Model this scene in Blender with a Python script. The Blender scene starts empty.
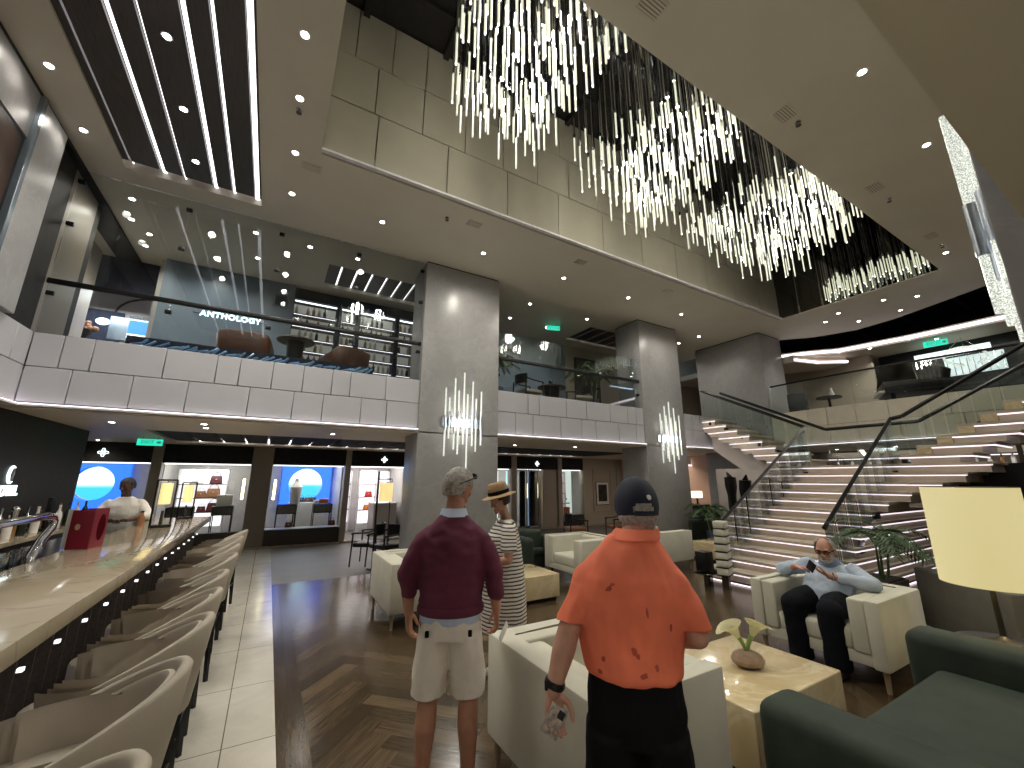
import bpy, bmesh, math, random
from mathutils import Vector, Matrix, noise
from math import pi, sin, cos, radians, sqrt, atan2
SC = bpy.context.scene
COL = SC.collection
random.seed(11)
V = Vector

# ------------------------------------------------------------------ helpers
def finish(me, smooth=True, ang=38):
    if smooth:
        me.shade_smooth()
        me.set_sharp_from_angle(angle=radians(ang))

def obj(name, bm, mats, parent=None, smooth=True, ang=38, kind=None):
    me = bpy.data.meshes.new(name)
    bmesh.ops.recalc_face_normals(bm, faces=bm.faces[:])
    bm.to_mesh(me); bm.free()
    finish(me, smooth, ang)
    for m in (mats if isinstance(mats, (list, tuple)) else [mats]):
        me.materials.append(m)
    o = bpy.data.objects.new(name, me); COL.objects.link(o)
    if parent is not None: o.parent = parent
    if kind: o['kind'] = kind
    return o

def struct(name, bm, mats, parent=None, smooth=True):
    o = obj(name, bm, mats, parent, smooth)
    o['kind'] = 'structure'
    return o

def thing(name, label, cat, loc=(0, 0, 0), rz=0, group=None):
    o = bpy.data.objects.new(name, None); COL.objects.link(o)
    o.empty_display_size = .1
    o.location = loc; o.rotation_euler = (0, 0, rz)
    o['label'] = label; o['category'] = cat
    if group: o['group'] = group
    return o

def tag(o, label, cat, group=None):
    o['label'] = label; o['category'] = cat
    if group: o['group'] = group
    return o

def dup(root, loc, rz=None, label=None, group=None, scale=None):
    def cp(o, par):
        c = o.copy(); COL.objects.link(c)
        if par is not None: c.parent = par
        for ch in list(o.children): cp(ch, c)
        return c
    r = cp(root, None)
    r.location = loc
    if rz is not None: r.rotation_euler = (0, 0, rz)
    if scale is not None: r.scale = scale
    if label: r['label'] = label
    if group: r['group'] = group
    return r

def add(bm, tmp, M=None, mi=0):
    if M is not None: bmesh.ops.transform(tmp, matrix=M, verts=tmp.verts[:])
    if mi:
        for f in tmp.faces: f.material_index = mi
    me = bpy.data.meshes.new('t'); tmp.to_mesh(me); tmp.free()
    bm.from_mesh(me); bpy.data.meshes.remove(me)
    return bm

def B(): return bmesh.new()

def box(bm, x0, x1, y0, y1, z0, z1, bev=0, seg=2, M=None, mi=0):
    t = B(); bmesh.ops.create_cube(t, size=1)
    for v in t.verts:
        v.co = V(((x0+x1)/2+v.co.x*(x1-x0), (y0+y1)/2+v.co.y*(y1-y0), (z0+z1)/2+v.co.z*(z1-z0)))
    if bev: bmesh.ops.bevel(t, geom=t.edges[:], offset=bev, segments=seg, profile=.5, affect='EDGES')
    return add(bm, t, M, mi)

def cbox(bm, c, s, bev=0, seg=2, M=None, mi=0):
    return box(bm, c[0]-s[0]/2, c[0]+s[0]/2, c[1]-s[1]/2, c[1]+s[1]/2, c[2]-s[2]/2, c[2]+s[2]/2, bev, seg, M, mi)

def frame_of(d):
    d = V(d).normalized()
    a = V((0, 0, 1)) if abs(d.z) < .9 else V((1, 0, 0))
    u = a.cross(d).normalized(); w = d.cross(u)
    return u, w

def cyl(bm, p0, p1, r0, r1=None, n=14, mi=0):
    p0, p1 = V(p0), V(p1); r1 = r0 if r1 is None else r1
    u, w = frame_of(p1-p0)
    t = B()
    a = [t.verts.new(p0+(u*cos(2*pi*i/n)+w*sin(2*pi*i/n))*r0) for i in range(n)]
    b = [t.verts.new(p1+(u*cos(2*pi*i/n)+w*sin(2*pi*i/n))*r1) for i in range(n)]
    for i in range(n): t.faces.new((a[i], a[(i+1) % n], b[(i+1) % n], b[i]))
    t.faces.new(a[::-1]); t.faces.new(b)
    return add(bm, t, None, mi)

def tube(bm, pts, r, n=8, mi=0, closed=False, flat=None):
    pts = [V(p) for p in pts]; N = len(pts)
    rs = r if isinstance(r, (list, tuple)) else [r]*N
    t = B(); rings = []
    u = None
    for i, p in enumerate(pts):
        if closed: d = pts[(i+1) % N]-pts[i-1]
        else: d = pts[min(i+1, N-1)]-pts[max(i-1, 0)]
        d.normalize()
        if u is None: u, w = frame_of(d)
        else:
            u = (u-d*u.dot(d)).normalized(); w = d.cross(u)
        k = flat or 1
        rings.append([t.verts.new(p+(u*cos(2*pi*j/n)+w*k*sin(2*pi*j/n))*rs[i]) for j in range(n)])
    for i in range(N if closed else N-1):
        a, b = rings[i], rings[(i+1) % N]
        for j in range(n): t.faces.new((a[j], a[(j+1) % n], b[(j+1) % n], b[j]))
    if not closed:
        t.faces.new(rings[0][::-1]); t.faces.new(rings[-1])
    return add(bm, t, None, mi)

def lathe(bm, prof, n=24, M=None, mi=0, ring=False):
    t = B(); rings = []
    for r, z in prof:
        if r < 1e-5: rings.append([t.verts.new((0, 0, z))])
        else: rings.append([t.verts.new((r*cos(2*pi*i/n), r*sin(2*pi*i/n), z)) for i in range(n)])
    for a, b in zip(rings, rings[1:]+(rings[:1] if ring else [])):
        for i in range(n):
            j = (i+1) % n
            if len(a) == 1 and len(b) == 1: continue
            if len(a) == 1: t.faces.new((a[0], b[j], b[i]))
            elif len(b) == 1: t.faces.new((a[i], a[j], b[0]))
            else: t.faces.new((a[i], a[j], b[j], b[i]))
    if not ring:
        if len(rings[0]) > 1: t.faces.new(rings[0][::-1])
        if len(rings[-1]) > 1: t.faces.new(rings[-1])
    return add(bm, t, M, mi)

def prism(bm, poly, z0, z1, M=None, mi=0, bev=0):
    t = B()
    a = [t.verts.new((x, y, z0)) for x, y in poly]; b = [t.verts.new((x, y, z1)) for x, y in poly]
    n = len(poly)
    for i in range(n): t.faces.new((a[i], a[(i+1) % n], b[(i+1) % n], b[i]))
    t.faces.new(a[::-1]); t.faces.new(b)
    if bev: bmesh.ops.bevel(t, geom=t.edges[:], offset=bev, segments=2, profile=.5, affect='EDGES')
    return add(bm, t, M, mi)

def ball(bm, c, r, u=20, v=12, M=None, mi=0):
    t = B(); bmesh.ops.create_uvsphere(t, u_segments=u, v_segments=v, radius=1)
    r = (r, r, r) if isinstance(r, (int, float)) else r
    for q in t.verts: q.co = V((q.co.x*r[0], q.co.y*r[1], q.co.z*r[2]))
    if M is not None: bmesh.ops.transform(t, matrix=M, verts=t.verts[:])
    bmesh.ops.translate(t, vec=V(c), verts=t.verts[:])
    return add(bm, t, None, mi)

def TR(x=0, y=0, z=0): return Matrix.Translation((x, y, z))
def RX(a): return Matrix.Rotation(a, 4, 'X')
def RY(a): return Matrix.Rotation(a, 4, 'Y')
def RZ(a): return Matrix.Rotation(a, 4, 'Z')
# a drawing in the XY plane stood up so that it is read by someone looking along +Y / along -X
FACE_NEG_Y = RX(pi/2)
FACE_NEG_X = RZ(-pi/2) @ RX(pi/2)
FACE_POS_X = RZ(pi/2) @ RX(pi/2)

def text_bm(s, size, depth, spacing=1.0, bold=0.0):
    cu = bpy.data.curves.new('t', 'FONT'); cu.body = s; cu.size = size; cu.extrude = depth/2
    cu.align_x = 'CENTER'; cu.align_y = 'CENTER'; cu.space_character = spacing; cu.offset = bold
    o = bpy.data.objects.new('t', cu); COL.objects.link(o)
    dg = bpy.context.evaluated_depsgraph_get(); dg.update()
    me = bpy.data.meshes.new_from_object(o.evaluated_get(dg))
    bm = B(); bm.from_mesh(me)
    bpy.data.objects.remove(o); bpy.data.curves.remove(cu); bpy.data.meshes.remove(me)
    return bm

# ------------------------------------------------------------------ materials
def nodes(name):
    m = bpy.data.materials.new(name); m.use_nodes = True
    nt = m.node_tree
    return m, nt, nt.nodes['Principled BSDF']

def L(nt, a, b): nt.links.new(a, b)

def coords(nt, scale=1.0, kind='Object'):
    tc = nt.nodes.new('ShaderNodeTexCoord'); mp = nt.nodes.new('ShaderNodeMapping')
    s = scale if isinstance(scale, (tuple, list)) else (scale,)*3
    mp.inputs['Scale'].default_value = s
    L(nt, tc.outputs[kind], mp.inputs['Vector'])
    return mp.outputs['Vector']

def noise_n(nt, vec, scale, detail=4, rough=.55, dist=0):
    n = nt.nodes.new('ShaderNodeTexNoise')
    n.inputs['Scale'].default_value = scale; n.inputs['Detail'].default_value = detail
    n.inputs['Roughness'].default_value = rough; n.inputs['Distortion'].default_value = dist
    L(nt, vec, n.inputs['Vector']); return n

def ramp(nt, fac, stops):
    r = nt.nodes.new('ShaderNodeValToRGB'); e = r.color_ramp.elements
    while len(e) > 1: e.remove(e[-1])
    e[0].position, e[0].color = stops[0][0], (*stops[0][1], 1)
    for p, c in stops[1:]:
        q = e.new(p); q.color = (*c, 1)
    L(nt, fac, r.inputs['Fac']); return r.outputs['Color']

def bump(nt, bs, fac, strength, dist=.01):
    b = nt.nodes.new('ShaderNodeBump'); b.inputs['Strength'].default_value = strength; b.inputs['Distance'].default_value = dist
    L(nt, fac, b.inputs['Height']); L(nt, b.outputs['Normal'], bs.inputs['Normal'])

def mat(name, col, rough=.5, metal=0, var=.12, scale=6, bmp=0, bscale=None, stretch=None, spec=.5, coat=0, sheen=0):
    m, nt, bs = nodes(name)
    v = coords(nt, stretch or 1)
    n = noise_n(nt, v, scale)
    lo = tuple(c*(1-var) for c in col); hi = tuple(min(1, c*(1+var)) for c in col)
    L(nt, ramp(nt, n.outputs['Fac'], [(.3, lo), (.7, hi)]), bs.inputs['Base Color'])
    bs.inputs['Roughness'].default_value = rough; bs.inputs['Metallic'].default_value = metal
    bs.inputs['Specular IOR Level'].default_value = spec
    bs.inputs['Coat Weight'].default_value = coat; bs.inputs['Sheen Weight'].default_value = sheen
    if bmp:
        n2 = noise_n(nt, v, bscale or scale*8, 3)
        bump(nt, bs, n2.outputs['Fac'], bmp)
    return m

def glow(name, col, strength):
    m, nt, bs = nodes(name)
    bs.inputs['Base Color'].default_value = (*col, 1)
    bs.inputs['Emission Color'].default_value = (*col, 1); bs.inputs['Emission Strength'].default_value = strength
    bs.inputs['Roughness'].default_value = .6
    return m

def glow_only(m, base=.25):
    m.node_tree.nodes['Principled BSDF'].inputs['Base Color'].default_value = (base, base, base, 1)
    return m

def stone(name, c1, c2, vein, scale=1.2, rough=.2, vein_w=.06, dist=1.6, coat=0):
    m, nt, bs = nodes(name)
    v = coords(nt)
    n = noise_n(nt, v, scale*1.6, 6, .6, .8)
    base = ramp(nt, n.outputs['Fac'], [(.32, c1), (.68, c2)])
    w = noise_n(nt, v, scale, 5, .6, dist)
    a = nt.nodes.new('ShaderNodeMath'); a.operation = 'SUBTRACT'; a.inputs[1].default_value = .5; L(nt, w.outputs['Fac'], a.inputs[0])
    b = nt.nodes.new('ShaderNodeMath'); b.operation = 'ABSOLUTE'; L(nt, a.outputs[0], b.inputs[0])
    vm = ramp(nt, b.outputs[0], [(0, (1, 1, 1)), (vein_w, (0, 0, 0))])
    mx = nt.nodes.new('ShaderNodeMixRGB'); L(nt, vm, mx.inputs['Fac']); L(nt, base, mx.inputs[1]); mx.inputs[2].default_value = (*vein, 1)
    L(nt, mx.outputs[0], bs.inputs['Base Color'])
    bs.inputs['Roughness'].default_value = rough; bs.inputs['Coat Weight'].default_value = coat
    return m

def pane(name, tint=(.93, .96, .95), refl=.8, base=.015):
    """clear sheet glass: mirror reflection by angle, the rest passes straight through"""
    m = bpy.data.materials.new(name); m.use_nodes = True; nt = m.node_tree
    nt.nodes.remove(nt.nodes['Principled BSDF'])
    out = nt.nodes['Material Output']
    tr = nt.nodes.new('ShaderNodeBsdfTransparent'); tr.inputs[0].default_value = (*tint, 1)
    gl = nt.nodes.new('ShaderNodeBsdfGlossy'); gl.inputs['Roughness'].default_value = .01; gl.inputs[0].default_value = (.95, .97, 1, 1)
    fr = nt.nodes.new('ShaderNodeLayerWeight'); fr.inputs['Blend'].default_value = .25
    ma = nt.nodes.new('ShaderNodeMath'); ma.operation = 'MULTIPLY_ADD'; ma.inputs[1].default_value = refl; ma.inputs[2].default_value = base; ma.use_clamp = True
    L(nt, fr.outputs['Fresnel'], ma.inputs[0])
    mx = nt.nodes.new('ShaderNodeMixShader')
    L(nt, ma.outputs[0], mx.inputs[0]); L(nt, tr.outputs[0], mx.inputs[1]); L(nt, gl.outputs[0], mx.inputs[2])
    L(nt, mx.outputs[0], out.inputs['Surface'])
    return m

M_ceil = mat('ceiling paint', (.66, .62, .52), .55, var=.03, scale=1.5)
M_soffit = mat('soffit paint', (.64, .57, .46), .6, var=.03, scale=1.5)
M_pillar = stone('pillar stone', (.305, .302, .302), (.345, .342, .342), (.36, .355, .355), 2.4, .33, .03, .3)
M_fascia = mat('white panel', (.47, .475, .505), .35, var=.03, scale=3)
M_voidpanel = mat('wall panel', (.34, .315, .245), .42, var=.05, scale=2)
M_dark = mat('near black panel', (.017, .015, .0135), .55, var=.25, scale=10, spec=.22)
M_slat = mat('matt dark slat', (.030, .026, .023), .75, var=.3, scale=5, stretch=(14, 1, 14), spec=.12)
M_darkwood = mat('dark stained wood', (.045, .036, .030), .4, var=.4, scale=5, stretch=(14, 1, 14), bmp=.1)
M_black = mat('black metal', (.012, .012, .013), .35, metal=.4, var=.2)
M_bronze = mat('bronze metal', (.10, .085, .065), .35, metal=.7, var=.2)
M_steel = mat('brushed steel', (.62, .62, .64), .18, metal=1, var=.08, scale=20)
M_chrome_soft = mat('satin chrome', (.62, .68, .76), .28, metal=.85, var=.1, scale=30)
M_chrome = mat('chrome', (.75, .76, .78), .06, metal=1, var=.03)
M_mirror = mat('smoked mirror', (.16, .16, .15), .04, metal=1, var=.05, scale=1)
M_glass = pane('clear glass')
M_glass_up = pane('clear balustrade glass', (.95, .975, .97), .75, .02)
M_led = glow('led white', (1, .96, .99), 2.2)
M_led_soft = glow('led lilac white', (1, .90, .96), 1.5)
M_led_stair = glow('stair led', (1, .88, .95), .95)
M_rod = glow('lit glass rod', (.78, .79, .57), .66)
glow_only(M_rod)
M_rodcap = glow('rod tip', (1, .99, .88), 1.6)
def crystal():
    m, nt, bs = nodes('lit crystal')
    n = noise_n(nt, coords(nt), 160, 2, .7)
    c = ramp(nt, n.outputs['Fac'], [(.38, (.20, .23, .20)), (.55, (.80, .84, .74)), (.7, (1.3, 1.3, 1.2))])
    L(nt, c, bs.inputs['Emission Color']); bs.inputs['Emission Strength'].default_value = .85; bs.inputs['Roughness'].default_value = .15
    bs.inputs['Base Color'].default_value = (.3, .3, .28, 1)
    return m
M_sconce = crystal()
M_lens = glow('downlight lens', (1, .96, .88), 30)
M_warm = glow('warm lamp shade', (.88, .74, .30), .52)
glow_only(M_warm, .4)
M_yellow = glow('yellow shade', (.90, .74, .32), .72)
M_green = glow('exit green', (.02, .55, .36), 1.2)
M_white_glow = glow('white letter', (.80, .97, 1), 2.6)
M_shelfglow = glow('lit shelf back', (1, .93, .98), .95)
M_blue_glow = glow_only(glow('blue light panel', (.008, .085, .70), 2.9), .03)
M_marble = stone('bar marble', (.40, .335, .235), (.48, .41, .30), (.36, .29, .20), 1.4, .12, .03, 1.2, .2)
M_onyx = stone('honey onyx', (.56, .44, .24), (.70, .58, .36), (.72, .61, .40), 1.6, .15, .05, 1.6, .3)
M_cream = mat('cream upholstery', (.59, .575, .475), .85, var=.07, scale=4, bmp=.12, bscale=260, sheen=.2)
M_creamwood = mat('pale oak leg', (.34, .25, .16), .5, var=.15, scale=6, stretch=(10, 10, 1))
M_green_velvet = mat('dark green velvet', (.013, .025, .014), .75, var=.35, scale=5, bmp=.1, bscale=60, sheen=.04)
M_grey_fab = mat('olive grey upholstery', (.14, .13, .105), .85, var=.1, scale=5, bmp=.12, bscale=200)
M_leather = mat('taupe leather', (.40, .355, .285), .68, var=.06, scale=4, bmp=.06, bscale=120)
M_leather_in = mat('pale taupe leather', (.44, .39, .32), .68, var=.06, scale=4, bmp=.06, bscale=120)
M_balcony = mat('balcony panel', (.66, .60, .49), .45, var=.04)  # lighter and yellower than the other fronts: warm lighting put into the colour
M_brown = mat('brown leather', (.10, .036, .018), .4, var=.2, scale=5, bmp=.08, bscale=90)
M_leaf = mat('palm leaf', (.035, .075, .022), .5, var=.4, scale=8)
M_soil = mat('soil', (.03, .022, .015), .95, var=.4, scale=30, bmp=.5)
M_pot = mat('blue grey pot', (.10, .13, .19), .35, var=.15)
M_planter = mat('dark planter', (.06, .045, .03), .5, var=.2, stretch=(1, 1, 8))
M_stairstone = mat('stair stone', (.50, .43, .34), .35, var=.06, scale=3)
M_stairwall = mat('stair wall plaster', (.56, .49, .46), .6, var=.05, scale=2)
M_burgundy = mat('burgundy card', (.22, .010, .028), .4, var=.08)
M_paper = mat('white paper', (.80, .78, .75), .6, var=.03)
M_gold = mat('gold foil', (.75, .62, .38), .35, metal=.6)
M_red = mat('red leather', (.45, .03, .03), .45)
M_orange = mat('orange box', (.75, .20, .03), .5)
M_pink = mat('pink leather', (.75, .12, .22), .45)
M_bagbrown = mat('tan leather', (.30, .13, .06), .45)
M_bagdark = mat('maroon leather', (.10, .018, .025), .45)
M_navyitem = mat('navy cloth', (.012, .018, .045), .7)
M_greyblue = mat('blue grey wall', (.17, .225, .29), .35, var=.10, scale=1.6)
M_beige_wall = mat('beige wall', (.46, .40, .32), .5, var=.04, scale=2)
M_shopwall = mat('shop wall', (.40, .385, .37), .5, var=.05)
M_soffit_near = mat('near soffit paint', (.62, .58, .44), .6, var=.03, scale=1.5)
M_pier = mat('brown grey pier', (.24, .20, .155), .35, var=.06, scale=3)
M_carpetgrey = mat('corridor floor', (.15, .135, .118), .5, var=.12, scale=2)
M_pebble = mat('brown ceramic', (.34, .23, .15), .4, var=.2, scale=25, bmp=.1)
M_lily = mat('cream petal', (.80, .78, .55), .5, var=.06, scale=12)
M_stem = mat('green stem', (.25, .38, .10), .5, var=.1)
M_tap_glass = pane('drinking glass', (.92, .94, .95), .9, .10)
M_skyblue = mat('blue pattern', (.10, .28, .65), .3, var=.6, scale=25)
M_screen = glow('blue screen', (.03, .16, .75), 1.1)
M_stripwhite = mat('white enamel', (.75, .75, .77), .3)
M_bluegrey_trim = mat('satin blue steel', (.30, .36, .42), .22, metal=.6, var=.08)

def marble_floor():
    m, nt, bs = nodes('polished cream floor tile')
    v = coords(nt)
    br = nt.nodes.new('ShaderNodeTexBrick'); br.offset = 0
    br.inputs['Scale'].default_value = 1; br.inputs['Brick Width'].default_value = .62; br.inputs['Row Height'].default_value = .90
    br.inputs['Mortar Size'].default_value = .004; br.inputs['Mortar Smooth'].default_value = .1
    br.inputs['Color1'].default_value = (1, 1, 1, 1); br.inputs['Color2'].default_value = (.93, .93, .93, 1); br.inputs['Mortar'].default_value = (.28, .26, .24, 1)
    L(nt, v, br.inputs['Vector'])
    n = noise_n(nt, v, 1.7, 7, .62, 1.4)
    c = ramp(nt, n.outputs['Fac'], [(.3, (.58, .55, .47)), (.5, (.66, .63, .55)), (.7, (.74, .71, .63))])
    mx = nt.nodes.new('ShaderNodeMixRGB'); mx.blend_type = 'MULTIPLY'; mx.inputs[0].default_value = 1
    L(nt, c, mx.inputs[1]); L(nt, br.outputs['Color'], mx.inputs[2]); L(nt, mx.outputs[0], bs.inputs['Base Color'])
    bs.inputs['Roughness'].default_value = .16
    return m
M_floor = marble_floor()

def wood_floor():
    m, nt, bs = nodes('herringbone oak')
    at = nt.nodes.new('ShaderNodeAttribute'); at.attribute_name = 'plank'
    v = coords(nt, 1, 'UV')
    n = noise_n(nt, coords(nt, (1.5, 24, 1), 'UV'), 2.5, 5, .6, .6)
    c = ramp(nt, at.outputs['Fac'], [(0, (.050, .034, .018)), (.5, (.082, .056, .031)), (.9, (.112, .078, .044)), (1, (.14, .098, .055))])
    g = ramp(nt, n.outputs['Fac'], [(.25, (.45, .45, .45)), (.75, (1.3, 1.3, 1.3))])
    mx = nt.nodes.new('ShaderNodeMixRGB'); mx.blend_type = 'MULTIPLY'; mx.inputs[0].default_value = 1
    L(nt, c, mx.inputs[1]); L(nt, g, mx.inputs[2]); L(nt, mx.outputs[0], bs.inputs['Base Color'])
    bs.inputs['Roughness'].default_value = .19
    bump(nt, bs, n.outputs['Fac'], .04)
    return m
M_wood = wood_floor()

def striped(name, c1, c2, pitch, duty, off=0, rough=.8):
    m, nt, bs = nodes(name)
    tc = nt.nodes.new('ShaderNodeTexCoord'); sp = nt.nodes.new('ShaderNodeSeparateXYZ'); L(nt, tc.outputs['Object'], sp.inputs[0])
    nz = noise_n(nt, tc.outputs['Object'], 5, 2)
    a = nt.nodes.new('ShaderNodeMath'); a.operation = 'MULTIPLY_ADD'; a.inputs[1].default_value = .03; L(nt, nz.outputs['Fac'], a.inputs[0]); L(nt, sp.outputs['Z'], a.inputs[2])
    d = nt.nodes.new('ShaderNodeMath'); d.operation = 'DIVIDE'; d.inputs[1].default_value = pitch; L(nt, a.outputs[0], d.inputs[0])
    f = nt.nodes.new('ShaderNodeMath'); f.operation = 'FRACT'; L(nt, d.outputs[0], f.inputs[0])
    g = nt.nodes.new('ShaderNodeMath'); g.operation = 'LESS_THAN'; g.inputs[1].default_value = duty; L(nt, f.outputs[0], g.inputs[0])
    mx = nt.nodes.new('ShaderNodeMixRGB'); L(nt, g.outputs[0], mx.inputs[0]); mx.inputs[1].default_value = (*c1, 1); mx.inputs[2].default_value = (*c2, 1)
    L(nt, mx.outputs[0], bs.inputs['Base Color']); bs.inputs['Roughness'].default_value = rough
    return m

# ------------------------------------------------------------------ camera
def make_camera():
    f, pitch, yaw, roll = 404.5, radians(13.28), radians(30.3), radians(.17)
    fwd = V((sin(yaw)*cos(pitch), cos(yaw)*cos(pitch), sin(pitch)))
    rt = V((cos(yaw), -sin(yaw), 0)); up = rt.cross(fwd)
    r2 = rt*cos(roll)+up*sin(roll); u2 = up*cos(roll)-rt*sin(roll)
    cd = bpy.data.cameras.new('camera'); cd.sensor_fit = 'HORIZONTAL'; cd.sensor_width = 36; cd.lens = 36*f/1024
    cd.clip_start = .05; cd.clip_end = 200
    o = bpy.data.objects.new('camera', cd); COL.objects.link(o)
    m = Matrix((r2, u2, -fwd)).transposed().to_4x4(); m.translation = V((0, 0, 1.70))
    o.matrix_world = m
    SC.camera = o
make_camera()
# ================================================================== SETTING
# ---- floors
def herringbone(x0, x1, y0, y1, W=.145, n=6, border=.19):
    bm = B(); lay = bm.faces.layers.float.new('plank'); uv = bm.loops.layers.uv.new('UVMap')
    c, s = cos(pi/4), sin(pi/4)
    g = .0012
    R = int(1.5*max(x1-x0, y1-y0)/W)
    cx, cy = (x0+x1)/2, (y0+y1)/2
    rnd = random.Random(3)
    def plank(ax, ay, lx, ly):
        P = [(ax+g, ay+g), (ax+lx-g, ay+g), (ax+lx-g, ay+ly-g), (ax+g, ay+ly-g)]
        Q = [((p[0]*c-p[1]*s)+cx, (p[0]*s+p[1]*c)+cy) for p in P]
        if max(q[0] for q in Q) < x0 or min(q[0] for q in Q) > x1 or max(q[1] for q in Q) < y0 or min(q[1] for q in Q) > y1: return
        f = bm.faces.new([bm.verts.new((q[0], q[1], 0)) for q in Q])
        f[lay] = rnd.random(); o = rnd.random()*50
        U = [(0, 0), (n*W, 0), (n*W, W), (0, W)] if lx > ly else [(0, 0), (0, W), (n*W, W), (n*W, 0)]
        for lp, u in zip(f.loops, U): lp[uv].uv = (u[0]+o, u[1]+o)
    for y in range(-R, R):
        for k in range(-R//(2*n)-2, R//(2*n)+2):
            plank((y % (2*n)+2*n*k)*W, y*W, n*W, W)
    for x in range(-R, R):
        for k in range(-R//(2*n)-2, R//(2*n)+2):
            plank(x*W, ((x+1) % (2*n)+2*n*k)*W, W, n*W)
    for co, no in (((x0, 0, 0), (-1, 0, 0)), ((x1, 0, 0), (1, 0, 0)), ((0, y0, 0), (0, -1, 0)), ((0, y1, 0), (0, 1, 0))):
        bmesh.ops.bisect_plane(bm, geom=bm.verts[:]+bm.edges[:]+bm.faces[:], plane_co=co, plane_no=no, clear_outer=True)
    y = y0; x0b = x0-border
    while y < y1:
        ln = .8+.6*rnd.random(); y2 = min(y1, y+ln)
        for i in (0, 1):
            a, c_ = x0b+border*i/2+.001, x0b+border*(i+1)/2-.001
            f = bm.faces.new([bm.verts.new((p, q, 0)) for p, q in ((a, y+.001), (c_, y+.001), (c_, y2-.001), (a, y2-.001))]); f[lay] = rnd.random()*.6; o = rnd.random()*50
            for lp, u in zip(f.loops, ((0, 0), (0, .1), (ln, .1), (ln, 0))): lp[uv].uv = (u[0]+o, u[1]+o)
        y = y2
    return bm

struct('floor_parquet', herringbone(.435, 12.5, -.6, 8.25), M_wood, smooth=False)
b = B(); box(b, -2.74, .305, -4, 12.4, -.1, 0); struct('floor', b, M_floor).location.x = -.06
b = B(); box(b, .245, 13, -4, 8.25, -.12, -.004); struct('floor_slab', b, M_dark)
b = B(); box(b, .245, 18, 8.25, 12.42, -.1, 0); box(b, -6.5, -2.8, 8.5, 12.42, -.1, 0); struct('floor_corridor', b, M_carpetgrey)
b = B(); box(b, -6.5, 12.2, 12.42, 15.5, -.1, .02); struct('floor_shop', b, M_carpetgrey)
b = B(); box(b, 12.5, 18, -4, 8.5, -.1, 0); struct('floor_back', b, M_carpetgrey)

# ---- main ceiling with the void and the slatted recess cut out
ZC = 5.84
CX0 = -2.8
b = B()
for q in ((CX0, -2.2, -1.5, 7.1), (-.6, .09, -1.5, 7.1), (-2.2, -.6, 6.74, 7.1),
          (.09, 11.2, 5.12, 7.1), (.09, 11.2, -1.5, 2.04)):
    box(b, *q, ZC, ZC+.22)
prism(b, [(11.2, -1.5), (12.6, -1.5), (12.86, 1.5), (13.3, 2.5), (13.7, 3.5), (13.85, 4.4), (13.5, 5.3), (12.9, 5.95), (12.4, 7.1), (11.2, 7.1)], ZC, ZC+.22)
# upper deck ceiling behind the balustrades, round the two slatted recesses
for q in ((CX0, .53, 7.1, 12), (.53, 2.66, 7.1, 8.09), (.53, 2.66, 9.15, 12), (2.66, 7.24, 7.1, 12), (7.24, 9.6, 7.1, 8.05), (7.24, 9.6, 9.2, 12), (9.6, 12.4, 7.1, 12)):
    box(b, *q, ZC, ZC+.22)
box(b, -5, CX0, 7.1, 12, ZC, ZC+.22)
box(b, CX0, 0, -1.5, 8, 6.2, 6.3)
struct('ceiling', b, M_ceil)

def slat_recess(name, x0, x1, y0, y1, leds, pad=.02, endgap=.14):
    """dark planks running away from the viewer with light strips in the joints"""
    xs = [x0]+[l[0] for l in leds]+[x1]
    b = B(); box(b, x0-.03, x1+.03, y0-.03, y1+.03, ZC+.20, ZC+.24); struct(name+'_top', b, M_dark)
    b = B()
    for i, (a, c) in enumerate(zip(xs, xs[1:])):
        wa = leds[i-1][1]/2+.006 if i > 0 else 0
        wc = leds[i][1]/2+.006 if i < len(leds) else 0
        box(b, a+wa, c-wc, y0, y1-endgap, ZC+.03, ZC+.07)
    struct(name+'_planks', b, M_darkwood)
    b = B()
    for x, w in leds:
        if w > 0: box(b, x-w/2, x+w/2, y0, y1-.02, ZC+.075, ZC+.085)
    struct(name+'_strips', b, M_led)
slat_recess('ceiling_slats', -2.2, -.6, 0.2, 6.74, [(-2.12, .012), (-1.78, .045), (-1.545, .018), (-1.184, .045), (-.956, .03), (-.66, .055)])
slat_recess('ceiling_slats_upper', .53, 2.66, 8.09, 9.15, [(.78+.3*i, .03) for i in range(7)], endgap=.1)
slat_recess('ceiling_slats_bay', 7.24, 9.6, 8.05, 9.2, [(7.5+.42*i, .02) for i in range(5)], endgap=.1)

# ---- the void over the hall: panelled far wall, smoked mirror end wall, black top
VX0, VX1, VY0, VY1, VT = .09, 11.2, 2.04, 5.12, 8.55
b = B(); box(b, VX0-.2, VX1+.2, VY1+.02, VY1+.2, ZC+.2, VT+.1); struct('wall_void_far', b, M_dark)
b = B()
rnd = random.Random(5)
for z0, z1, w, off, d in ((5.86, 6.77, 1.06, .40, .035), (6.79, 7.60, .70, .1, .03), (7.62, 8.5, .52, .25, .025)):
    x = VX0-off
    while x < VX1:
        a, c = max(VX0, x), min(VX1, x+w)
        if c-a > .05: box(b, a+.006, c-.006, VY1-d, VY1+.02, z0, z1, .004, 1)
        x += w
struct('wall_void_panels', b, M_voidpanel)
b = B(); box(b, VX0-.2, VX0, VY0-.1, VY1+.1, ZC+.2, VT+.1); struct('wall_void_left', b, M_voidpanel)
b = B(); box(b, VX0-.2, VX1+.2, VY0-.2, VY0, ZC+.2, VT+.1); struct('wall_void_near', b, M_voidpanel)
b = B(); box(b, VX1+.01, VX1+.2, VY0-.1, VY1+.1, ZC+.2, VT+.1); struct('wall_void_end', b, M_dark)
b = B()
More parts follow.
